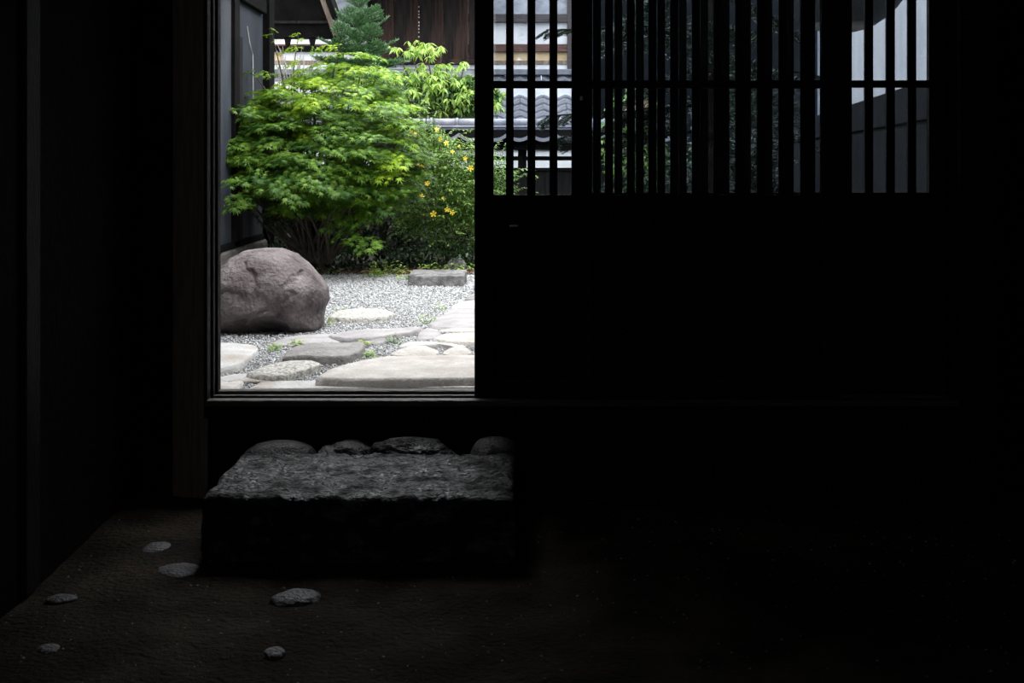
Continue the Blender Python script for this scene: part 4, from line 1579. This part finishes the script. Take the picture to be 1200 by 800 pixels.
# ---- broad-leaved tree behind the fence: whorls of long drooping leaflets
LEAFLET = lance_leaf(.30, .03)


def whorl(rs, k=7, size=.125):
    a = np.linspace(-2.2, 2.2, k) + rs.uniform(-.15, .15, k)
    pos = np.zeros((k, 3))
    return leaf_batch(LEAFLET, pos, a, -rs.uniform(.35, 1.15, k), rs.uniform(-.3, .3, k), size * (1 - .25 * np.abs(a) / 2.2) * rs.uniform(.85, 1.1, k), rs.uniform(0, 1, k))


whorls = []
for i in range(7):
    me_ = whorl(np.random.RandomState(500 + i), 5 + i % 3)
    me_.materials.append(M['buckeye_leaf'])
    whorls.append(me_)
bd = 13.6
bp_ = Vector((X(520, bd), bd, GZ))
bt2 = plant('broadleaf_tree', bp_, 'pale yellow-green tree with whorls of long drooping leaflets behind the tiled fence', 'tree')
sm = MB(bp_)
cnt = 0
for (cx, cy, rx, ry, n_) in ((480, 56, 15, 13, 14), (500, 60, 12, 12, 14), (516, 56, 6, 6, 4), (505, 88, 46, 16, 60), (530, 108, 40, 24, 92), (480, 108, 34, 22, 56), (545, 74, 8, 5, 5), (524, 74, 8, 5, 4), (578, 112, 20, 20, 34), (462, 54, 8, 5, 4)):
    for i in range(n_):
        q = Vector((R.gauss(0, 1), R.gauss(0, 1), R.gauss(0, 1))).normalized() * R.uniform(.4, 1)
        p = P(cx + q.x * rx, cy - q.z * ry, bd + q.y * .35)
        o = link('leaf_whorl', R.choice(whorls), None, bt2)
        o.location = p - bp_
        o.rotation_euler = (R.uniform(-.5, .3), R.uniform(-.3, .3), PI + R.uniform(-1.4, 1.4))
        o.scale = (R.uniform(.8, 1.15),) * 3
        cnt += 1
    sm.tube([P(520 + (cx - 520) * .3, 130, bd), P(520 + (cx - 520) * .7, (130 + cy) / 2, bd), P(cx, cy, bd)], [.016, .011, .004], 5)
sm.tube([bp_ - Vector((0, 0, .03)), bp_ + Vector((0, 0, .8)), P(520, 128, bd)], [.05, .04, .02], 8)
sm.build('trunk', M['bark'], bt2)
add_cloud(bt2, 'inner_foliage', cloud(6500, [(500, 114, 60, 27, 13.7, .2), (550, 114, 38, 27, 13.7, .2)], .085, LANCE, 45), M['shrub_leaf'])

# ---- dark yew right of the doorway, behind the lattice
yews = branch_set(M['yew_needle'], 400, 3, L=.42, nside=7, needles=44, nl=.030, droop=.25)
yd = 7.4
yp = Vector((X(840, yd), yd + .3, GZ))
yt = plant('yew_tree', yp, 'dark conifer outside, behind the lattice doors, with a branch reaching towards the doorway', 'tree')
sm = MB(yp)
sm.tube([yp - Vector((0, 0, .03)), yp + Vector((.05, 0, .9)), yp + Vector((-.02, 0, 2.6))], [.09, .07, .04], 10)
thick = branch_set(M['yew_needle'], 440, 3, L=.30, nside=6, needles=70, nl=.034, droop=.35)


def limb(pts, n_, s_=1.0, spread=.5, kind=None):
    kind = kind or yews
    pts = [P(a, b, yd + dd) for a, b, dd in pts]
    sm.tube(pts, [.014 - .010 * i / (len(pts) - 1) for i in range(len(pts))], 5)
    for i in range(n_):
        t = .25 + .75 * (i + .5) / n_
        k = min(int(t * (len(pts) - 1)), len(pts) - 2)
        u = t * (len(pts) - 1) - k
        c = pts[k].lerp(pts[k + 1], u)
        dr_ = (pts[k + 1] - pts[k]).normalized()
        yw = math.atan2(-dr_.x, dr_.y) + R.choice((-1, 1)) * R.uniform(.2, spread)
        put_branch(yt, R.choice(kind), c, yw, R.uniform(-.6, .1), s_ * R.uniform(.6, 1.0))


limb([(840, 60, .3), (760, 30, .1), (690, 34, 0), (640, 35, 0)], 16, .42, .6, thick)
limb([(838, 120, .3), (760, 130, .1), (700, 132, 0), (640, 136, -.05)], 18, .50, .8, thick)
limb([(838, 150, .3), (770, 160, .2), (700, 155, .1), (662, 160, .05)], 18, .52, .9, thick)
limb([(838, 100, .3), (900, 80, .2), (940, 85, .1), (962, 90, .1)], 6, .6, .6)
for i in range(60):
    zz = GZ + R.uniform(.25, 2.9)
    ya = R.uniform(0, 6.28)
    put_branch(yt, R.choice(yews), yp + Vector((0, 0, zz - GZ)) + Vector((-math.sin(ya), math.cos(ya), 0)) * R.uniform(.05, .35), ya, R.uniform(-.5, .1), R.uniform(1.0, 1.6))
sm.build('trunk', M['bark_dark'], yt)

rsb = plant('russet_shrub', Vector((X(748, 9.0), 9.0, GZ)), 'loose russet and green leaved shrub glimpsed between the two lattices', 'shrub')
add_cloud(rsb, 'foliage', cloud(1500, [(742, 165, 40, 70, 9.2, .3)], .05, LANCE_W, 61), M['kerria_leaf'])
add_cloud(rsb, 'russet_leaves', cloud(300, [(752, 130, 26, 16, 9.0, .2)], .05, LANCE_W, 62), M['red_leaf'])
sm = MB(rsb.location)
for i in range(6):
    sm.tube([rsb.location - Vector((0, 0, .02)), P(742 + 5 * i - 12, 200, 9.1), P(722 + 9 * i, 120, 9.1)], [.010, .008, .003], 5)
sm.build('stem', M['bark'], rsb)
ds = plant('dark_shrub', Vector((X(860, 8.8), 8.8, GZ)), 'dark leafy shrub low behind the doubled lattice, below the conifer', 'shrub')
add_cloud(ds, 'foliage', cloud(5200, [(835, 215, 80, 60, 9.0, .4), (860, 150, 50, 80, 9.2, .3), (770, 240, 50, 40, 8.8, .3)], .06, LANCE_W, 63, tintp=(0, .7)), M['ivy_leaf'])
sm = MB(ds.location)
for i in range(7):
    sm.tube([ds.location - Vector((0, 0, .02)), P(830 + 12 * i, 240, 9.0), P(790 + 22 * i, 180, 9.1)], [.014, .009, .004], 5)
sm.build('stem', M['bark'], ds)

# ------------------------------------------------------------------ ground plants, litter
WEED = lance_leaf(.45, .05)
weeds = [
    (322, 411, 22, .05, 'bright yellow-green weed tuft between the large pale slab and the dark slab'),
    (346, 406, 18, .055, 'bright weed tuft touching the corner of the dark slab'),
    (382, 381, 10, .07, 'small weed growing against the foot of the boulder'),
    (399, 365, 9, .045, 'faint small weed beside the pale oval stepping stone'),
    (427, 406, 18, .045, 'weed clump off the end of the dark slab'),
    (432, 419, 22, .04, 'low weed clump along the edge of the biggest slab'),
    (463, 403, 14, .06, 'darker green weed tuft beside the flat pale stone'),
    (500, 380, 14, .07, 'taller bright weed at the corner of the broad mauve slab'),
    (516, 364, 9, .06, 'small round weed above the broad mauve slab'),
    (543, 361, 14, .03, 'weeds in the joint between the two farthest pale slabs'),
    (453, 318, 40, .14, 'spreading weed clump where the gravel meets the shade'),
    (441, 325, 30, .08, 'low weed mat at the gravel edge beneath the maple'),
    (480, 328, 20, .09, 'olive weed leaning on the end of the low stone block'),
    (386, 322, 16, .09, 'dark weed at the gravel edge just past the boulder'),
    (540, 292, 26, .12, 'young light green seedling at the foot of the flowering shrub'),
    (505, 308, 22, .10, 'small leafy seedling behind the low stone block'),
]
for i, (a, b, k, h, lab) in enumerate(weeds):
    c = G(a, max(b, 322), GZ)
    rs = np.random.RandomState(700 + i)
    r = h * (.9 if i < 10 else 1.3)
    th_ = rs.uniform(0, 6.28, k * 2)
    rr = r * np.sqrt(rs.uniform(0, 1, k * 2))
    pos = np.stack([np.cos(th_) * rr, np.sin(th_) * rr * .6, rs.uniform(.1, 1, k * 2) * h * (1 - .4 * rr / r)], 1)
    if b < 318:
        c = Vector((X(a, 10.25), 10.25, GZ))
    root = plant('weed', c, lab, 'plant', 'weeds in the gravel')
    me_ = leaf_batch(WEED, pos, rs.uniform(0, 6.28, k * 2), rs.uniform(-.4, .7, k * 2), rs.uniform(-.4, .4, k * 2), (.024 if i < 10 else .040) * rs.uniform(.7, 1.3, k * 2), rs.uniform(.2, 1, k * 2))
    o = link('leaves', me_, M['weed_leaf'] if i not in (6, 13) else M['kerria_leaf'], root)
    o['kind'] = 'stuff'
    s_ = MB()
    for j in range(0, k * 2, 3):
        p = Vector(pos[j])
        s_.tube([(p.x * .2, p.y * .2, -.01), (p.x * .7, p.y * .7, p.z * .6), p], [.0018, .0014, .0008], 3)
    s_.build('stem', M['weed_leaf'], root)

n = 900
lx = NR.uniform(X(380, 10.3), X(640, 10.3), n); ly = 10.05 + np.abs(NR.normal(0, .22, n))
me = leaf_batch(LANCE_W, np.stack([lx, ly, GZ + NR.uniform(0, .03, n)], 1), NR.uniform(0, 6.28, n), NR.uniform(-.5, .5, n), NR.uniform(-.6, .6, n), .05 * NR.uniform(.6, 1.1, n), NR.uniform(0, 1, n))
o = link('fallen_leaves', me, M['litter'])
tag(o, 'reddish-brown fallen leaves along the edge of the gravel behind the stone block', 'leaves', kind='stuff')

ivy = plant('ground_ivy', Vector((X(500, 10.6), 10.6, GZ)), 'low dark ivy carpet under the shrubs along the gravel edge', 'plant')
add_cloud(ivy, 'foliage', cloud(2200, [(520, 300, 60, 18, 10.6, .3), (430, 300, 60, 20, 10.7, .3), (340, 300, 60, 18, 10.7, .3)], .055, LANCE_W, 77), M['ivy_leaf'])
